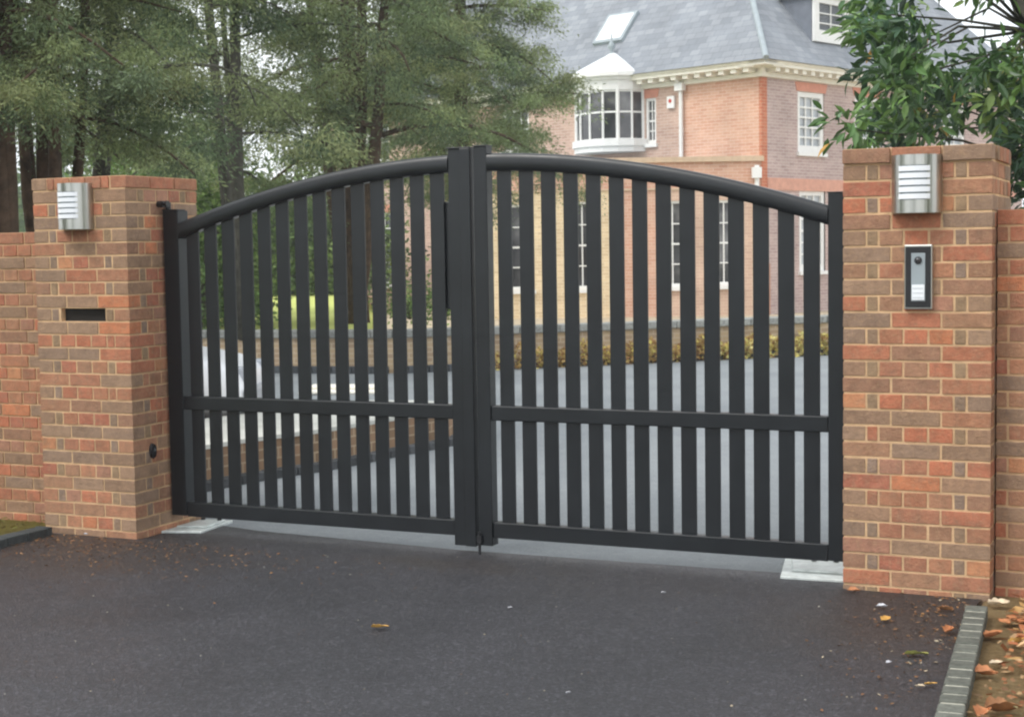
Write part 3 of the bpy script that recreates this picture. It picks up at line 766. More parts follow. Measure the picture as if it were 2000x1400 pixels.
b.build('roof', M_SLATE, house)
rt = MB(TL); rt.tube([RP('c', zr+.02), RP('a', zt+.02), RP('e', zt+.02)], .07, 8); rt.build('hip_tiles', M_LEAD, house)
b = MB(TL); b.face([RP('c', zr-.02), RP('r', zr-.02), RP('b', zr-.02), RP('l', zr-.02)]); b.build('soffit', M_CREAM, house, recalc=False)
# skylight on the left slope
def roofpt(s, up_, off=0.0):      # s along EL, up_ metres up the slope from the eave line
    c_, s_ = math.cos(math.radians(50)), math.sin(math.radians(50))
    return (s, ov-up_*c_+off*s_, zr+up_*s_+off*c_)
sk_ = MB(TL)
a, c = 4.55, 5.25
def slab(bm_, a, c, u0, u1, o0, o1):
    pts = [roofpt(x, u_, o_) for o_ in (o0, o1) for (x, u_) in ((a, u0), (c, u0), (c, u1), (a, u1))]
    i = [bm_.P(p) for p in pts]
    for q in ((0,3,2,1),(4,5,6,7),(0,1,5,4),(1,2,6,5),(2,3,7,6),(3,0,4,7)): bm_.f.append([i[k] for k in q]); bm_.uv.append(None); bm_.col.append(None); bm_.mi.append(0)
SK0, SK1 = 1.25, 2.3
slab(sk_, 4.5, 5.5, SK0, SK1, .0, .09); skf = sk_.build('skylight', M_LEAD, house)
sk_ = MB(TL); slab(sk_, 4.58, 5.42, SK0+.08, SK1-.08, .092, .1); sk_.build('pane', simple('sky_pane', (.75, .78, .8), .1), skf)
# dormer on the right slope
dm = MB(TR); d0, d1, dz0, dz1, dn = 2.15, 3.75, 6.55, 7.75, -.05
dm.box((d0, dn-2.2, dz0), (d1, dn, dz1)); dmo = dm.build('dormer', M_SLATE if False else simple('dormer_slate', lin((112, 118, 128)), .7, var=.15, vs=4), house)
sash(TR, d0+.02, d1-.02, dz0+.02, dz1-.02, 2, 3, n0=dn+.03, fw=.22, parent=dmo, sill=False, glass=M_PALEGLASS)
q = MB(TR); q.box((d0-.2, dn-2.3, dz1), (d1+.2, dn+.22, dz1+.07)); q.box((d0-.12, dn-2.25, dz1-.09), (d1+.12, dn+.14, dz1-.001)); q.build('dormer_cornice', M_WHITE, dmo)
# drainpipes, bell box
q = MB(TL); q.tube([(2.32, .09, 3.6), (2.32, .09, 5.5), (2.32, .3, 5.72)], .05, 10); q.box((2.2, .04, 5.42), (2.44, .2, 5.6)); q.build('drainpipe', M_WHITE, house)
q = MB(TL); q.box((2.55, .0, 5.02), (2.78, .08, 5.32)); bo = q.build('alarm_box', M_WHITE, house, bevel=.02)
q = MB(TL); q.tube([(2.665, .08, 5.2), (2.665, .09, 5.2)], .05, 12); q.build('alarm_lamp', simple('red_plastic', lin((190, 70, 60)), .4), bo)
# bay window over the flat roof
bc, br, bd = 4.58, 1.0, .92
NB = 8
def bp(j, k=1.0, extra=0.0):
    a = PI*j/NB; return (bc+(br*k+extra)*math.cos(a), (bd*k+extra)*math.sin(a))
bay = MB(TL)
def band(bm_, z0, z1, k0=1.0, e=0.0):
    pts = [bp(j, k0, e) for j in range(NB+1)]
    bm_.prism(pts, z0, z1)
band(bay, 4.02, 4.30, 1.0, .05); band(bay, 4.16, 4.33, 1.0, .10); bayb = bay; bay = MB(TL); band(bay, 5.55, 5.80, 1.0, .03); band(bay, 5.80, 5.88, 1.0, .10); band(bay, 5.88, 5.98, 1.0, .20)
bayo = bay.build('bay_window', M_WHITE, house); bayb.build('bay_base', M_WHITE, bayo)
gl = MB(TL); 
for j in range(NB):
    p, q = bp(j, .96), bp(j+1, .96); gl.face([(*p, 4.3), (*q, 4.3), (*q, 5.56), (*p, 5.56)])
gl.build('bay_glass', M_GLASS, bayo)
fr = MB(TL)
for j in range(NB+1):
    x, y = bp(j, .985); r_ = .05 if j in (0, 2, 6, 8) else .03
    fr.tube([(x, y, 4.3), (x, y, 5.56)], r_, 6)
for z, h_ in ((4.3, .05), (4.98, .045), (5.5, .06)):
    for j in range(NB):
        p, q = bp(j, .99), bp(j+1, .99); p2, q2 = bp(j, .94), bp(j+1, .94)
        fr.prism([p, q, q2, p2], z, z+h_)
fr.build('bay_frame', M_WHITE, bayo)
cap = MB(TL); rings_ = []
for k, (e, z) in enumerate(((1.18, 5.98), (1.10, 6.04), (.82, 6.18), (.5, 6.34), (.22, 6.47), (.07, 6.56))):
    rings_.append([cap.P((*bp(j, e), z)) for j in range(NB+1)])
for a_, b_ in zip(rings_, rings_[1:]):
    for j in range(NB): cap.f.append([a_[j], a_[j+1], b_[j+1], b_[j]]); cap.uv.append(None); cap.col.append(None); cap.mi.append(0)
cap.f.append(rings_[-1]); cap.uv.append(None); cap.col.append(None); cap.mi.append(0)
cap.build('bay_roof', simple('lead_white', (.74, .77, .78), .5, var=.08), bayo, smooth=True)
fi = MB(TL); fi.lathe((bc, .05, 6.52), [(.05, 0), (.03, .1), (.09, .16), (.1, .22), (.05, .3), (.02, .36), (.015, .52)], 10); fi.build('finial', M_LEAD, bayo, smooth=True)
# single storey extension
EX1 = 7.3
WE = [(.52, 1.25, .70, 2.70, 2, 4), (1.62, 2.36, .68, 2.70, 3, 4), (3.9, 4.55, .66, 2.72, 2, 4), (5.38, 5.95, .66, 2.67, 2, 4)]
facade('wall', TF, 0, 2.28, GZ, 2.98, H(WE), M_HB_PINK)
facade('wall', TF, 2.42, 3.36, GZ, 2.98, [], M_HB_OR)
facade('wall', TF, 3.36, EX1, GZ, 2.98, H(WE), M_HB_BUFF)
facade('wall', TF, 2.28, 2.42, GZ, 2.98, H(WE), M_HB_PINK) if False else None
facade('wall', TF, 2.36, 2.42, GZ, 2.98, [], M_HB_PINK); facade('wall', TF, 2.28, 2.36, GZ, .68, [], M_HB_PINK); facade('wall', TF, 2.28, 2.36, 2.70, 2.98, [], M_HB_PINK)
facade('wall', TF, 0, EX1, 2.98, 3.60, [], M_HB_OR)
for (a, c, e, f, co, ro) in WE: sash(TF, a, c, e, f, co, ro, fw=.06)
q = MB(TF); q.box((-.05, -.25, 3.60), (EX1+.05, .08, 3.72)); q.box((0, -.01, 2.955), (EX1, .03, 3.0)); q.build('parapet_coping', M_PARA if 'M_PARA' in globals() else simple('stone_coping', lin((200, 176, 150)), .85, var=.1), house)
q = MB(); A_, B2_ = TF((0, -.05, 3.58)), TF((EX1, -.05, 3.58)); 
q.face([A_, B2_, TL((9.6, -.02, 3.58)), TL((0, -.02, 3.58))]); q.build('flat_roof', M_LEAD, house, recalc=False)
q = MB(); a1, b1_ = TF((EX1, 0, GZ)), TL((7.6, 0, GZ)); q.face([a1, b1_, (b1_[0], b1_[1], 3.6), (a1[0], a1[1], 3.6)], uv=[(0, 0), (3, 0), (3, 3.3), (0, 3.3)]); q.build('wall', M_HB_PINK, house, recalc=False)
q = MB(TF); q.tube([(.12, .08, 1.1), (.12, .08, 3.5)], .055, 10); q.box((.02, .03, 3.2), (.24, .18, 3.45)); q.build('drainpipe', M_WHITE, house)
q = MB(TR); q.box((.05, .0, GZ), (.3, .03, 1.2)); q.build('plinth', M_HB_PINK if False else simple('plinth_brick', lin((180, 130, 105)), .9), house)
ch = MB(TL)
ch.box((5.5, -8.4, 10.5), (6.9, -6.9, 16.5)); ch.box((5.4, -8.5, 16.5), (7.0, -6.8, 16.8)); ch.build('chimney', simple('chimney_brick', lin((170, 110, 85)), .9), house)

# ------------------------------------------------------------------ foliage generators
def unit(a): return a/np.linalg.norm(a, axis=-1, keepdims=True)
def diamonds(C_, D_, L, W, rng):
    """C_ (N,3) base points, D_ (N,3) unit directions -> diamond leaves"""
    N = len(C_); r = unit(np.cross(D_, unit(rng.normal(size=(N, 3)))))
    L = L[:, None]; W = W[:, None]
    V = np.stack([C_, C_+D_*L*.45+r*W*.5, C_+D_*L, C_+D_*L*.45-r*W*.5], 1)
    return V.reshape(-1, 3)
def limb(mb, p0, az, L, rise, droop, r0, rng, n=7):
    pts = []; d = np.array([math.sin(az), math.cos(az), 0]); side = np.array([d[1], -d[0], 0])
    wob = rng.uniform(-.18, .18)
    for k in range(n):
        t_ = k/(n-1); pts.append(p0+d*L*t_+np.array([0, 0, rise*L*t_-droop*L*t_*t_])+side*wob*L*math.sin(t_*3))
    mb.tube([tuple(p) for p in pts], [r0*(1-.85*k/(n-1))+.004 for k in range(n)], 6)
    return pts
PAL_CON = np.array([lin(c) for c in ((106, 120, 92), (120, 134, 98), (136, 146, 106), (92, 108, 84), (144, 150, 110), (110, 124, 98), (122, 130, 94))])
def conifer(u, D, R_, z0, z1, label, group, trunk=.16, lean=(0, 0), nlimb=26, dens=1.0, leafL=.13, base=0.0, tone=1.0, seed=0, bark=None, stems=1, spread=.5, skip=0.0):
    rng = np.random.default_rng(100+seed)
    c = CAM+ray(u, 500)*D; c[2] = base
    t = thing('conifer_tree', tuple(c), label, 'tree', group)
    tr = MB(); Hh = z1-base
    tops = []
    for s_ in range(stems):
        az = rng.uniform(0, 2*PI); sp = spread*s_*.35
        pts = []
        for k in range(8):
            q = k/7; pts.append((c[0]+lean[0]*q+math.sin(az)*sp*(q**.7)+rng.uniform(-.03, .03), c[1]+lean[1]*q+math.cos(az)*sp*(q**.7), base+Hh*.97*q))
        rr = trunk*(1 if s_ == 0 else .55)
        tr.tube(pts, [rr*(1.15-.85*k/7) for k in range(8)], 9); tops.append(np.array(pts))
    cl = []; lm = MB()
    for i in range(nlimb):
        q = (i+.5)/nlimb; z = z0+(z1-z0-.2)*q
        st = tops[rng.integers(len(tops))]; zz = np.clip((z-base)/Hh/.97, 0, 1)*7; k0 = int(min(zz, 6)); fr_ = zz-k0
        p0 = st[k0]*(1-fr_)+st[k0+1]*fr_
        Lr = R_*(1-.55*q)*rng.uniform(.75, 1.12)
        az = i*2.4+rng.uniform(-.4, .4)
        pts = limb(lm, p0, az, Lr, rng.uniform(.15, .45), rng.uniform(.25, .6), trunk*.22, rng)
        for k in range(2, 7):
            for _ in range(2):
                if rng.random() < skip: continue
                cl.append(np.array(pts[k])+rng.normal(size=3)*np.array([.20, .20, .10])*min(1, R_/2))
    tr.build('trunk', bark or M_BARK, t, smooth=True); lm.build('branches', bark or M_BARK, t, smooth=True)
    cl = np.array(cl); K = len(cl)
    per = int(330*dens*(1.35 if leafL < .08 else 1))
    rad = rng.uniform(.22, .42, K)*min(1.15, R_/2.2)
    cc = np.repeat(cl, per, 0); rr = np.repeat(rad, per)
    off = rng.normal(size=(K*per, 3))*.5; off[:, 2] *= .45
    pos = cc+off*rr[:, None]
    pos[:, 2] -= (off[:, 0]**2+off[:, 1]**2)*rr*.35
    dirs = unit(off*np.array([1, 1, .4])+rng.normal(size=off.shape)*.55+np.array([0, 0, -.55]))
    L_ = rng.uniform(.6, 1.3, K*per)*leafL*.55; W_ = L_*rng.uniform(.22, .34, K*per)
    V = diamonds(pos, dirs, L_, W_, rng)
    ci = rng.integers(len(PAL_CON), size=K); base_c = PAL_CON[ci]*rng.uniform(.75, 1.25, (K, 1))*tone*np.array([.98, 1.02, .88])
    colr = np.repeat(base_c, per, 0)*rng.uniform(.8, 1.25, (K*per, 1))
    np_mesh('crown', V, 4, np.clip(colr, 0, 1), M_LEAF, t)
    return t
G1 = 'dark conifers behind the left garden wall'
conifer(10, 11.5, 1.7, 2.7, 7.5, 'thick brown conifer trunk at the left edge behind the garden wall', G1, trunk=.10, nlimb=44, seed=1, leafL=.075, tone=.85, stems=5, spread=.5, skip=.2)
conifer(98, 12.2, 1.5, 2.6, 7.5, 'brown conifer with hanging stems rising behind the letter slot pillar', G1, trunk=.09, nlimb=40, seed=2, leafL=.075, tone=.85, stems=6, spread=.5, skip=.25)
conifer(138, 13.2, 2.4, 3.0, 7.6, 'slim dark leaning conifer just right of the brown trunks', G1, trunk=.085, lean=(1.0, .1), nlimb=20, seed=3, leafL=.075, tone=.85, bark=M_BARKG, skip=.5, dens=.75)
G2 = 'feathery conifers beyond the gate'
conifer(470, 20.0, 2.5, 2.6, 8.0, 'thin stemmed feathery conifer above the left gate leaf', G2, trunk=.10, nlimb=34, seed=4, stems=4, spread=1.1, base=.5, skip=.2, bark=M_BARKG)
conifer(690, 24.0, 3.0, 2.9, 8.5, 'broad many stemmed conifer left of the house', G2, trunk=.20, nlimb=42, seed=5, stems=5, spread=1.2, base=.5, tone=1.05, skip=.12)
conifer(905, 29.0, 2.55, 2.7, 8.5, 'pale green conifer overlapping the left end of the house', G2, trunk=.16, nlimb=40, seed=6, stems=2, base=.5, tone=1.1, dens=1.4, skip=.0)
conifer(290, 27.0, 2.6, 2.4, 7.5, 'distant feathery conifer seen above the letter slot pillar', G2, trunk=.14, nlimb=26, seed=7, stems=2, base=.5, tone=1.0, skip=.1)

# shrubs at the end of the lawn and behind the rear wall
PAL_SH = np.array([lin(c) for c in ((96, 122, 66), (118, 144, 80), (80, 104, 58), (136, 158, 92), (104, 130, 78))])
def shrub(u, D, R_, h, label, group=None, seed=0, base=.5, tone=1.0, n=9000, leaf=.09, name='garden_shrub', palette=None, m=None, cat='shrub'):
    rng = np.random.default_rng(500+seed); c = CAM+ray(u, 500)*D; c[2] = base
    t = thing(name, tuple(c), label, cat, group)
    st = MB()
    for k in range(6):
        a = rng.uniform(0, 2*PI); r_ = R_*rng.uniform(.3, .7)
        st.tube([tuple(c), (c[0]+math.sin(a)*r_*.5, c[1]+math.cos(a)*r_*.5, base+h*.5), (c[0]+math.sin(a)*r_, c[1]+math.cos(a)*r_, base+h*.85)], [.04, .025, .01], 6)
    st.build('stems', M_BARKG, t)
    K = 60; th = rng.uniform(0, 2*PI, K); q = rng.uniform(0, 1, K); rr = R_*np.sqrt(rng.uniform(.15, 1, K))*(1-.45*q**2)
    cl = np.stack([c[0]+np.sin(th)*rr, c[1]+np.cos(th)*rr, base+.1+q*h*rng.uniform(.8, 1.05, K)], 1)
    per = n//K; off = rng.normal(size=(K*per, 3))*.42*np.array([1, 1, .8])*min(1, R_*.5+.15)
    pos = np.repeat(cl, per, 0)+off; dirs = unit(off+rng.normal(size=off.shape)*.7+np.array([0, 0, .1]))
    L_ = rng.uniform(.6, 1.3, K*per)*leaf; V = diamonds(pos, dirs, L_, L_*.55, rng)
    pl = PAL_SH if palette is None else palette
    cc = np.repeat(pl[rng.integers(len(pl), size=K)]*rng.uniform(.7, 1.3, (K, 1))*tone, per, 0)*rng.uniform(.8, 1.2, (K*per, 1))
    np_mesh('foliage', V, 4, np.clip(cc, 0, 1), m or M_LEAF, t)
    return t
GS = 'bushes round the lawn'
shrub(385, 22.6, 1.0, 2.6, 'dark green bush behind the retaining wall, leftmost in the gate slats', GS, 1)
shrub(440, 24.0, .45, 1.6, 'green bush behind the retaining wall beside the bright lawn', GS, 2)
shrub(330, 24.5, 1.3, 3.0, 'tall bush behind the retaining wall, half hidden by the letter slot pillar', GS, 3)
shrub(530, 41, 2.2, 2.4, 'dark bush at the far end of the lawn, left one', GS, 4, tone=.8, leaf=.14, n=7000)
shrub(600, 43, 2.2, 2.2, 'dark bush at the far end of the lawn, middle one', GS, 5, tone=.7, leaf=.14, n=7000)
shrub(665, 42, 1.8, 2.0, 'dark bush at the far end of the lawn, right one', GS, 6, tone=.9, leaf=.14, n=7000)
shrub(460, 42, 2.2, 2.8, 'tall bush at the far left end of the lawn', GS, 7, tone=.9, leaf=.14, n=7000)
shrub(797, 25.5, .5, .45, 'small leafy plant on the forecourt by the house', None, 8, tone=1.1, n=1200, leaf=.06)
shrub(860, 24.5, .5, .35, 'small low plant behind the gate lock', None, 9, tone=1.2, n=1200, leaf=.06)

# far tree line
rng = np.random.default_rng(77); cs = []; K = 260
for k in range(K):
    u = rng.uniform(-700, 900); D = rng.uniform(75, 95); p = CAM+ray(u, 480)*D; p[2] = rng.uniform(.5, 5.0+2*math.sin(u*.011)); cs.append(p)
cs = np.array(cs); per = 120; off = rng.normal(size=(K*per, 3))*1.0; pos = np.repeat(cs, per, 0)+off
L_ = rng.uniform(.3, .7, K*per); V = diamonds(pos, unit(rng.normal(size=off.shape)), L_, L_*.5, rng)
cc = np.repeat(PAL_SH[rng.integers(5, size=K)]*rng.uniform(.7, 1.1, (K, 1)), per, 0)*.9
o = np_mesh('far_woodland', V, 4, cc, M_LEAF); tag(o, 'far green wood beyond the lawn', 'woodland', kind='stuff')

# yellow and brown ground cover along the rear wall
rng = np.random.default_rng(78); N = 9000
A = np.array([-7.3, 11.6]); B = np.array([-2.6, 16.4]); q = rng.uniform(0, 1, N)**.8; ps = A+(B-A)*q[:, None]
nrm = np.array([.7, -.72]); dd = rng.uniform(-.13, .14, N)
z = rng.uniform(.0, .34, N)*(.6+.4*np.sin(q*23)**2)
pos = np.stack([ps[:, 0]+nrm[0]*dd, ps[:, 1]+nrm[1]*dd-.02, z], 1)
L_ = rng.uniform(.03, .08, N); V = diamonds(pos, unit(rng.normal(size=(N, 3))+np.array([.3, -.6, .5])), L_, L_*.7, rng)
pc_ = np.array([lin(c) for c in ((226, 212, 124), (232, 220, 150), (196, 168, 108), (162, 126, 84), (204, 200, 128))])
kk = np.where(q < .5, rng.choice([2, 3, 3, 2, 0], size=N), rng.integers(5, size=N)); cc = pc_[kk]*rng.uniform(.8, 1.15, (N, 1))
tag(np_mesh('ground_cover', V, 4, cc, M_LEAF), 'yellowing low ground cover along the foot of the retaining wall', 'ground cover', kind='stuff')

# ------------------------------------------------------------------ white car
def make_car(P0, az):
    t = thing('parked_car', P0, 'white hatchback parked behind the low brick bed, front end showing through the slats', 'car')
    ca, sa = math.cos(az), math.sin(az)
    T = lambda p: (P0[0]+p[0]*ca-p[1]*sa, P0[1]+p[0]*sa+p[1]*ca, P0[2]+p[2])
    secs = [(0.0, .30, .55, .60, .55), (-.06, .24, .66, .74, .66), (-.25, .20, .74, .80, .70), (-.75, .18, .82, .84, .72), (-1.0, .18, .86, .84, .72), (-2.0, .18, .90, .85, .74), (-3.0, .20, .92, .84, .72), (-3.5, .24, .90, .80, .68), (-3.6, .34, .72, .70, .6)]
    b = MB(T); rings = []
    for (x, z0, z1, h0, h1) in secs:
        zm = (z0+z1)/2
        rings.append([b.P(p) for p in ((x, -h0*.9, z0), (x, -h0, zm), (x, -h1, z1), (x, -h1*.5, z1+.025), (x, h1*.5, z1+.025), (x, h1, z1), (x, h0, zm), (x, h0*.9, z0))])
    for a, c in zip(rings, rings[1:]):
        for j in range(8): b.f.append([a[j], a[(j+1) % 8], c[(j+1) % 8], c[j]]); b.uv.append(None); b.col.append(None); b.mi.append(0)
    for e in (rings[0], rings[-1][::-1]): b.f.append(e); b.uv.append(None); b.col.append(None); b.mi.append(0)
    body = b.build('body', M_CARW, t, smooth=True); sm = body.modifiers.new('sub', 'SUBSURF'); sm.levels = 2; sm.render_levels = 2
    cb = MB(T); pr_ = [(-.85, .84), (-1.45, 1.38), (-2.9, 1.42), (-3.45, .9)]
    i0 = [cb.P((x, -.68 if k in (0, 3) else -.56, z)) for k, (x, z) in enumerate(pr_)]; i1 = [cb.P((x, .68 if k in (0, 3) else .56, z)) for k, (x, z) in enumerate(pr_)]
    for q in (i0, i1[::-1]): cb.f.append(q); cb.uv.append(None); cb.col.append(None); cb.mi.append(1)
    for k in range(3): cb.f.append([i0[k], i1[k], i1[k+1], i0[k+1]]); cb.uv.append(None); cb.col.append(None); cb.mi.append(1 if k != 1 else 0)
    cb.build('cabin', [M_CARW, M_GLASS], t, bevel=.04)
    q = MB(T); q.box((-.03, -.6, .30), (.045, .6, .50)); q.build('bumper', simple('grey_plastic', (.35, .36, .38), .5), t, bevel=.03)
    for y in (-.55, .42):
        q = MB(T); q.box((-.12, y, .56), (.0, y+.16, .68)); q.build('headlight', M_LIGHTG, t, bevel=.02)
    for x in (-.62, -2.95):
        for y in (-.83, .66):
            q = MB(T); q.tube([(x, y, .29), (x, y+.17, .29)], .29, 22); wo_ = q.build('wheel', M_RUB, t)
            q = MB(T); yy = y-.004 if y < 0 else y+.166; q.tube([(x, yy, .29), (x, yy+.01, .29)], .18, 16); q.build('rim', M_STEEL, wo_)
    return t
cf = CAM+ray(505, 800)*13.2
make_car((float(cf[0]), float(cf[1]), 0), math.atan2(RT[1], RT[0]))

# ------------------------------------------------------------------ laurel behind the right pillar
def laurel():
    rng = np.random.default_rng(900)
    base = CAM+ray(1960, 700)*9.4; base[2] = 0
    t = thing('laurel_tree', tuple(base), 'glossy broadleaf evergreen spreading over the intercom pillar and wall', 'tree')
    # clump centres given as picture directions with a real distance each
    C_ = []
    def add(u0, u1, v0, v1, n, d0=8.3, d1=10.3):
        for _ in range(n): C_.append(CAM+ray(rng.uniform(u0, u1), rng.uniform(v0, v1))*rng.uniform(d0, d1))
    add(1675, 1790, -120, 60, 17); add(1690, 1800, 40, 140, 14); add(1730, 1860, 120, 225, 18); add(1690, 1770, 215, 262, 5)
    add(1640, 1700, 235, 262, 3); add(1800, 1900, 130, 200, 8); add(1830, 2120, -160, -20, 20); add(1860, 1960, 90, 150, 4)
    add(1920, 2100, 120, 300, 34); add(1985, 2150, 250, 400, 26); add(1720, 1870, 200, 268, 9); add(1740, 1830, 258, 278, 3)
    add(1985, 2200, 80, 200, 14); add(2000, 2400, -200, 400, 60, 8.3, 11)
    C_ = np.array(C_)
    hub = CAM+ray(2050, 330)*9.5
    tr = MB(); tr.tube([tuple(base), (base[0]+.05, base[1]+.05, 1.0), tuple(hub)], [.10, .085, .07], 10)
    hub2 = CAM+ray(2010, 60)*9.5
    tr.tube([tuple(hub), tuple(CAM+ray(2035, 200)*9.4), tuple(hub2), tuple(CAM+ray(1940, -120)*9.6)], [.07, .06, .05, .03], 9)
    tr.build('trunk', M_BARKG, t, smooth=True)
    br = MB()
    for c in C_[::6]:
        h = hub if c[2] < hub[2]+.4 else hub2
        m_ = (h+c)/2+rng.normal(size=3)*.08+np.array([0, 0, .05]); br.tube([tuple(h), tuple(m_), tuple(c)], [.012, .008, .004], 5)
    br.build('branches', M_BARKG, t, smooth=True)
    K = len(C_); per = 27; rr = .15
    off = rng.normal(size=(K*per, 3)); off = unit(off)*rng.uniform(.15, 1, (K*per, 1))*rr
    pos = np.repeat(C_, per, 0)+off
    D_ = unit(off/rr+rng.normal(size=off.shape)*.5+np.array([-.25, -.1, -.25]))
    N = len(pos); r = unit(np.cross(D_, unit(rng.normal(size=(N, 3))*.7+np.array([0, 0, 1])))); nn = np.cross(r, D_)
    L = rng.uniform(.075, .125, N)[:, None]; W = L*.36
    def P_(a, b_, c_): return pos+D_*L*a+r*W*b_+nn*L*c_
    V = []
    # two halves, folded along the midrib and curved down at the tip
    for sgn in (1, -1):
        V.append(np.stack([P_(0, 0, 0), P_(.28, .42*sgn, .05), P_(.62, .44*sgn, .03), P_(1.0, 0, -.10), P_(.5, 0, -.02)], 1))
    V = np.concatenate(V, 1).reshape(N, 2, 5, 3).reshape(-1, 3)
    pal = np.array([lin(c) for c in ((62, 92, 52), (80, 112, 60), (100, 132, 66), (48, 74, 48), (124, 150, 76), (66, 98, 70), (146, 146, 76))])
    pk = rng.choice(len(pal), size=K, p=[.24, .22, .14, .2, .06, .12, .02]); cc = np.repeat(pal[pk]*rng.uniform(.8, 1.2, (K, 1)), per, 0)*rng.uniform(.75, 1.3, (N, 1))
    yel = rng.random(N) < .006; cc[yel] = lin((196, 150, 70))
    cc = np.repeat(cc, 2, 0)
    np_mesh('crown', V, 5, np.clip(cc, 0, 1), M_LAUREL, t)
laurel()

# ------------------------------------------------------------------ fallen leaves and litter
LEAFC = {'y': lin((206, 160, 84)), 'o': lin((184, 124, 82)), 'p': lin((214, 196, 168)), 'g': lin((158, 158, 84)), 'b': lin((150, 104, 66)), 'w': lin((205, 205, 210))}
def leaf_mesh(L, W, curl, rot, tilt):
    b = MB(); NX_, NY_ = 9, 6; ph = random.uniform(0, 6); R3 = Matrix.Rotation(rot, 3, 'Z') @ Matrix.Rotation(tilt, 3, 'X')
    G = []
    for i in range(NX_+1):
        x = i/NX_; w_ = (math.sin(PI*min(1, x*1.02)**.8)**.8 if x < .98 else .02)*(.75+.25*math.cos(x*19+ph)*(1-x)); row = []
        for j in range(NY_+1):
            y = (j/NY_-.5)*2
            z = curl*L*(.55*y*y*w_+.6*(x-.45)**2+.10*math.sin(y*4+x*5+ph)+.05*abs(y))
            row.append(b.P(R3 @ Vector(((x-.5)*L, y*w_*W*.5, z))))
        G.append(row)
    for i in range(NX_):
        for j in range(NY_): b.f.append([G[i][j], G[i+1][j], G[i+1][j+1], G[i][j+1]]); b.uv.append(None); b.col.append(None); b.mi.append(0)
    return b
LEAF_MATS = {k: simple('leaf_'+k, c, .7, var=.25, vs=30) for k, c in LEAFC.items()}
NAMES = {'y': 'yellow', 'o': 'orange brown', 'p': 'pale buff', 'g': 'yellow green', 'b': 'brown', 'w': 'whitish'}
spots = [  # u, v, size, kind, rot, label
    (742, 1224, .075, 'y', .4, 'single yellow leaf lying alone in the middle of the drive'),
    (1730, 1209, .07, 'y', 1.2, 'curled yellow leaf on the drive in front of the intercom pillar'),
    (1790, 1277, .09, 'g', .25, 'long yellow green leaf on the drive left of the block kerb'),
    (1667, 1153, .06, 'o', .1, 'orange leaf at the front left foot of the intercom pillar'),
    (1722, 1184, .05, 'w', .2, 'small whitish scrap at the foot of the intercom pillar'),
    (1818, 1335, .05, 'y', .6, 'small pale leaf on the drive beside the block kerb'),
    (1797, 1340, .035, 'p', .1, 'tiny pale leaf left of the small leaf by the block kerb'),
    (1736, 1293, .03, 'w', .9, 'tiny white speck below the long yellow green leaf'),
    (1853, 1232, .08, 'o', 1.4, 'orange leaf leaning along the inner edge of the block kerb'),
    (1845, 1190, .07, 'b', .1, 'brown leaf against the front of the intercom pillar by the kerb'),
    (167, 1043, .03, 'w', .1, 'bright white scrap at the foot of the letter slot pillar'),
    (1950, 1180, .10, 'p', .5, 'pale curled leaf right beside the corner of the intercom pillar'),
    (1940, 1240, .11, 'o', 1.0, 'large orange leaf on the soil, right of the block kerb'),
    (1962, 1215, .09, 'o', 2.2, 'orange leaf above the large one on the soil'),
    (1985, 1213, .09, 'b', .3, 'brown leaf at the right edge below the garden wall'),
    (1925, 1315, .09, 'o', .1, 'orange leaf on the soil halfway down the block kerb'),
    (1945, 1295, .06, 'p', .8, 'small pale leaf on the soil above the orange one'),
    (1990, 1255, .09, 'y', .6, 'yellowish leaf at the right picture edge'),
    (1920, 1395, .10, 'o', 1.3, 'orange leaf at the very bottom beside the block kerb'),
    (1960, 1385, .13, 'b', .4, 'broad olive brown leaf at the bottom right corner'),
    (1296, 1157, .025, 'w', .4, 'tiny white speck on the drive right of centre'),
    (996, 1186, .025, 'w', .9, 'tiny white speck on the drive below the meeting stiles'),
    (1110, 1352, .022, 'w', .9, 'tiny pale speck low in the middle of the drive'),
]
for (u, v, sz, kd, rt_, lb) in spots:
    p = onz(u, v, .012); sz *= 1.0; b = leaf_mesh(sz, sz*.7, random.uniform(.25, .6), rt_, random.uniform(-.3, .3))
    o = b.build('fallen_leaf', LEAF_MATS[kd], None, recalc=False, smooth=True); o.location = tuple(p)
    tag(o, lb, 'leaf', 'leaves fallen on the drive and verge')
def litter(name, N, fx, zs, pal, smin, smax, label, seed):
    rng = np.random.default_rng(seed); xy = fx(rng, N); N = len(xy)
    pos = np.concatenate([xy, rng.uniform(zs[0], zs[1], (N, 1))], 1)
    d = unit(np.concatenate([rng.normal(size=(N, 2)), rng.normal(size=(N, 1))*.12], 1))
    L_ = rng.uniform(smin, smax, N); r = unit(np.cross(d, np.array([0, 0, 1.0])+rng.normal(size=(N, 3))*.3))
    W_ = (L_*rng.uniform(.3, .6, N))[:, None]; L_ = L_[:, None]
    V = np.stack([pos, pos+d*L_*.45+r*W_*.5, pos+d*L_, pos+d*L_*.45-r*W_*.5], 1).reshape(-1, 3)
    pal = np.array([lin(c) for c in pal]); cc = pal[rng.integers(len(pal), size=N)]*rng.uniform(.6, 1.2, (N, 1))
    tag(np_mesh(name, V, 4, cc, M_LITTER), label, 'leaf litter', kind='stuff')
BR = [(120, 90, 66), (150, 112, 78), (98, 76, 60), (170, 128, 86), (140, 100, 70)]
litter('leaf_litter', 1500, lambda r, n: np.stack([-4.6+np.abs(r.normal(size=n))*.85, -.18-np.abs(r.normal(size=n))*.42], 1), (.002, .008), BR, .008, .024, 'fine brown leaf debris strewn below the letter slot pillar', 1)
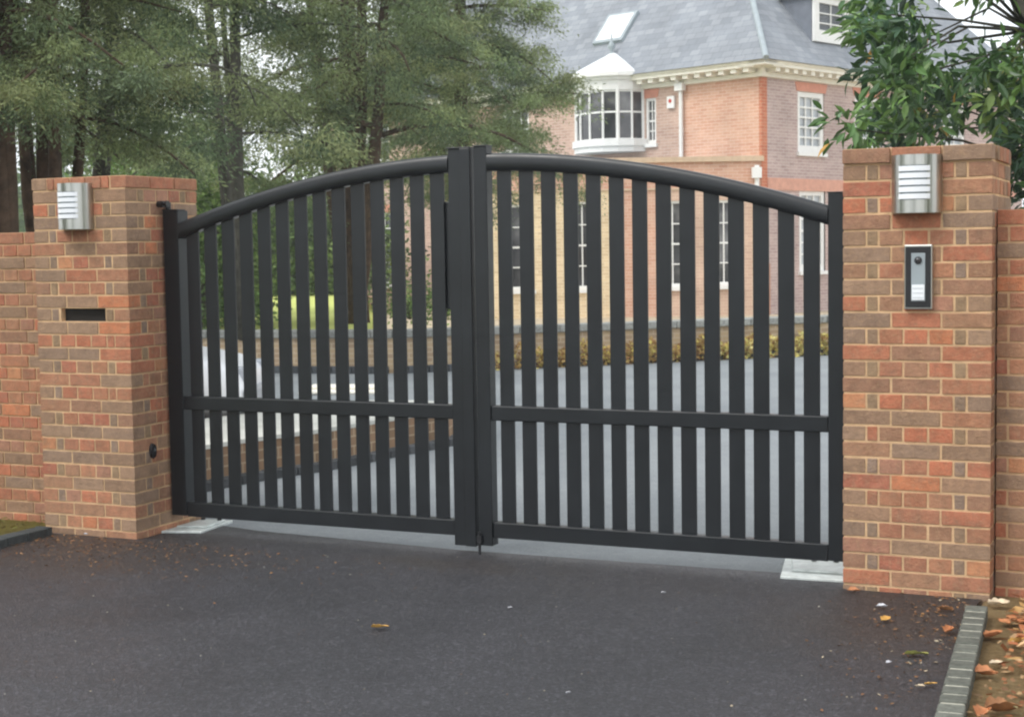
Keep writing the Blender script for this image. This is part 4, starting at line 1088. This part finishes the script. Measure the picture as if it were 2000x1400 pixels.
litter('leaf_litter', 420, lambda r, n: np.stack([.68-np.abs(r.normal(size=n))*.22-.04, -.02-np.abs(r.normal(size=n))*.9], 1), (.002, .008), BR+[(190, 175, 150)], .008, .03, 'brown leaf debris between the intercom pillar and block kerb', 2)
litter('leaf_litter', 380, lambda r, n: np.stack([r.uniform(-3.5, .4, n), r.uniform(-3.0, .1, n)], 1), (.002, .006), [(190, 185, 170), (160, 150, 130), (140, 110, 80)], .004, .012, 'tiny specks scattered thinly over the open drive', 3)
litter('leaf_litter', 2600, lambda r, n: np.stack([.84+np.abs(r.normal(size=n))*.5, -r.uniform(-.1, 4, n)**1.1], 1) if False else np.stack([.84+np.abs(r.normal(size=n))*.5, -r.uniform(0, 4, n)], 1), (.0, .03), [(176, 118, 78), (160, 104, 70), (196, 160, 118), (140, 104, 74), (134, 124, 88), (120, 96, 70)], .012, .05, 'orange brown leaves covering the soil by the block kerb', 4)
litter('leaf_litter', 500, lambda r, n: np.stack([-4.78-np.abs(r.normal(size=n))*.4, .1-r.uniform(0, 3, n)], 1), (.0, .03), [(120, 118, 60), (140, 128, 70), (110, 90, 50)], .02, .05, 'mossy tufts and leaves on the verge by the dark kerb', 5)

# roadside trees on the camera's side of the drive, seen only as reflections
GR = 'trees on the road side of the gate'
def road_tree(x, y, label, seed):
    rng = np.random.default_rng(seed); t = thing('roadside_tree', (x, y, 0), label, 'tree', GR)
    tr = MB(); tr.tube([(x, y, -.05), (x+.1, y, 2.5), (x+.05, y+.1, 6.5)], [.28, .2, .08], 10)
    for k in range(9):
        a = k*2.4; z = 2.2+k*.4; tr.tube([(x, y, z), (x+math.sin(a)*1.2, y+math.cos(a)*1.2, z+.9), (x+math.sin(a)*2.1, y+math.cos(a)*2.1, z+1.3)], [.09, .05, .02], 6)
    tr.build('trunk', M_BARK, t)
    K = 240; cl = unit(rng.normal(size=(K, 3)))*rng.uniform(.4, 1, (K, 1))*np.array([2.9, 2.9, 2.9])+np.array([x, y, 3.4]); cl = cl[cl[:, 2] > .6]; K = len(cl); per = 110
    off = rng.normal(size=(K*per, 3))*.33; L_ = rng.uniform(.08, .16, K*per)
    V = diamonds(np.repeat(cl, per, 0)+off, unit(rng.normal(size=off.shape)), L_, L_*.6, rng)
    cc = np.repeat(PAL_SH[rng.integers(5, size=K)]*rng.uniform(.7, 1.1, (K, 1)), per, 0)
    np_mesh('crown', V, 4, cc, M_LEAF, t)
road_tree(-10.5, -5.5, 'round green roadside tree on the left, across the verge from the letter slot pillar', 31)
road_tree(8.6, -5.0, 'round green roadside tree on the right, across the verge from the intercom pillar', 32)
road_tree(-2.5, -24, 'round green roadside tree straight behind the viewer, across the road', 33)

litter('leaf_litter', 130, lambda r, n: np.stack([.80+np.abs(r.normal(size=n))*.14, -.45+r.normal(size=n)*.32], 1), (.01, .06), [(196, 130, 86), (178, 112, 74), (214, 176, 132), (160, 116, 80), (190, 150, 96)], .04, .085, 'drift of curled orange and buff leaves heaped against the corner of the intercom pillar', 6)

# thin haze volume, added to wash out the distance like lens veil
hz = MB(); hz.box((-152, -62, -1.2), (112, 182, 19.0))
hm = bpy.data.materials.new('veil_haze'); hm.use_nodes = True; hn = hm.node_tree; hn.nodes.clear()
ho = hn.nodes.new('ShaderNodeOutputMaterial'); hv = hn.nodes.new('ShaderNodeVolumePrincipled')
hv.inputs['Color'].default_value = (.96, .98, 1, 1); hv.inputs['Density'].default_value = .0013; hv.inputs['Anisotropy'].default_value = 0.0
hn.links.new(hv.outputs[0], ho.inputs['Volume'])
tag(hz.build('haze', hm), 'thin pale haze added over the whole scene as a veil', 'haze', kind='stuff')
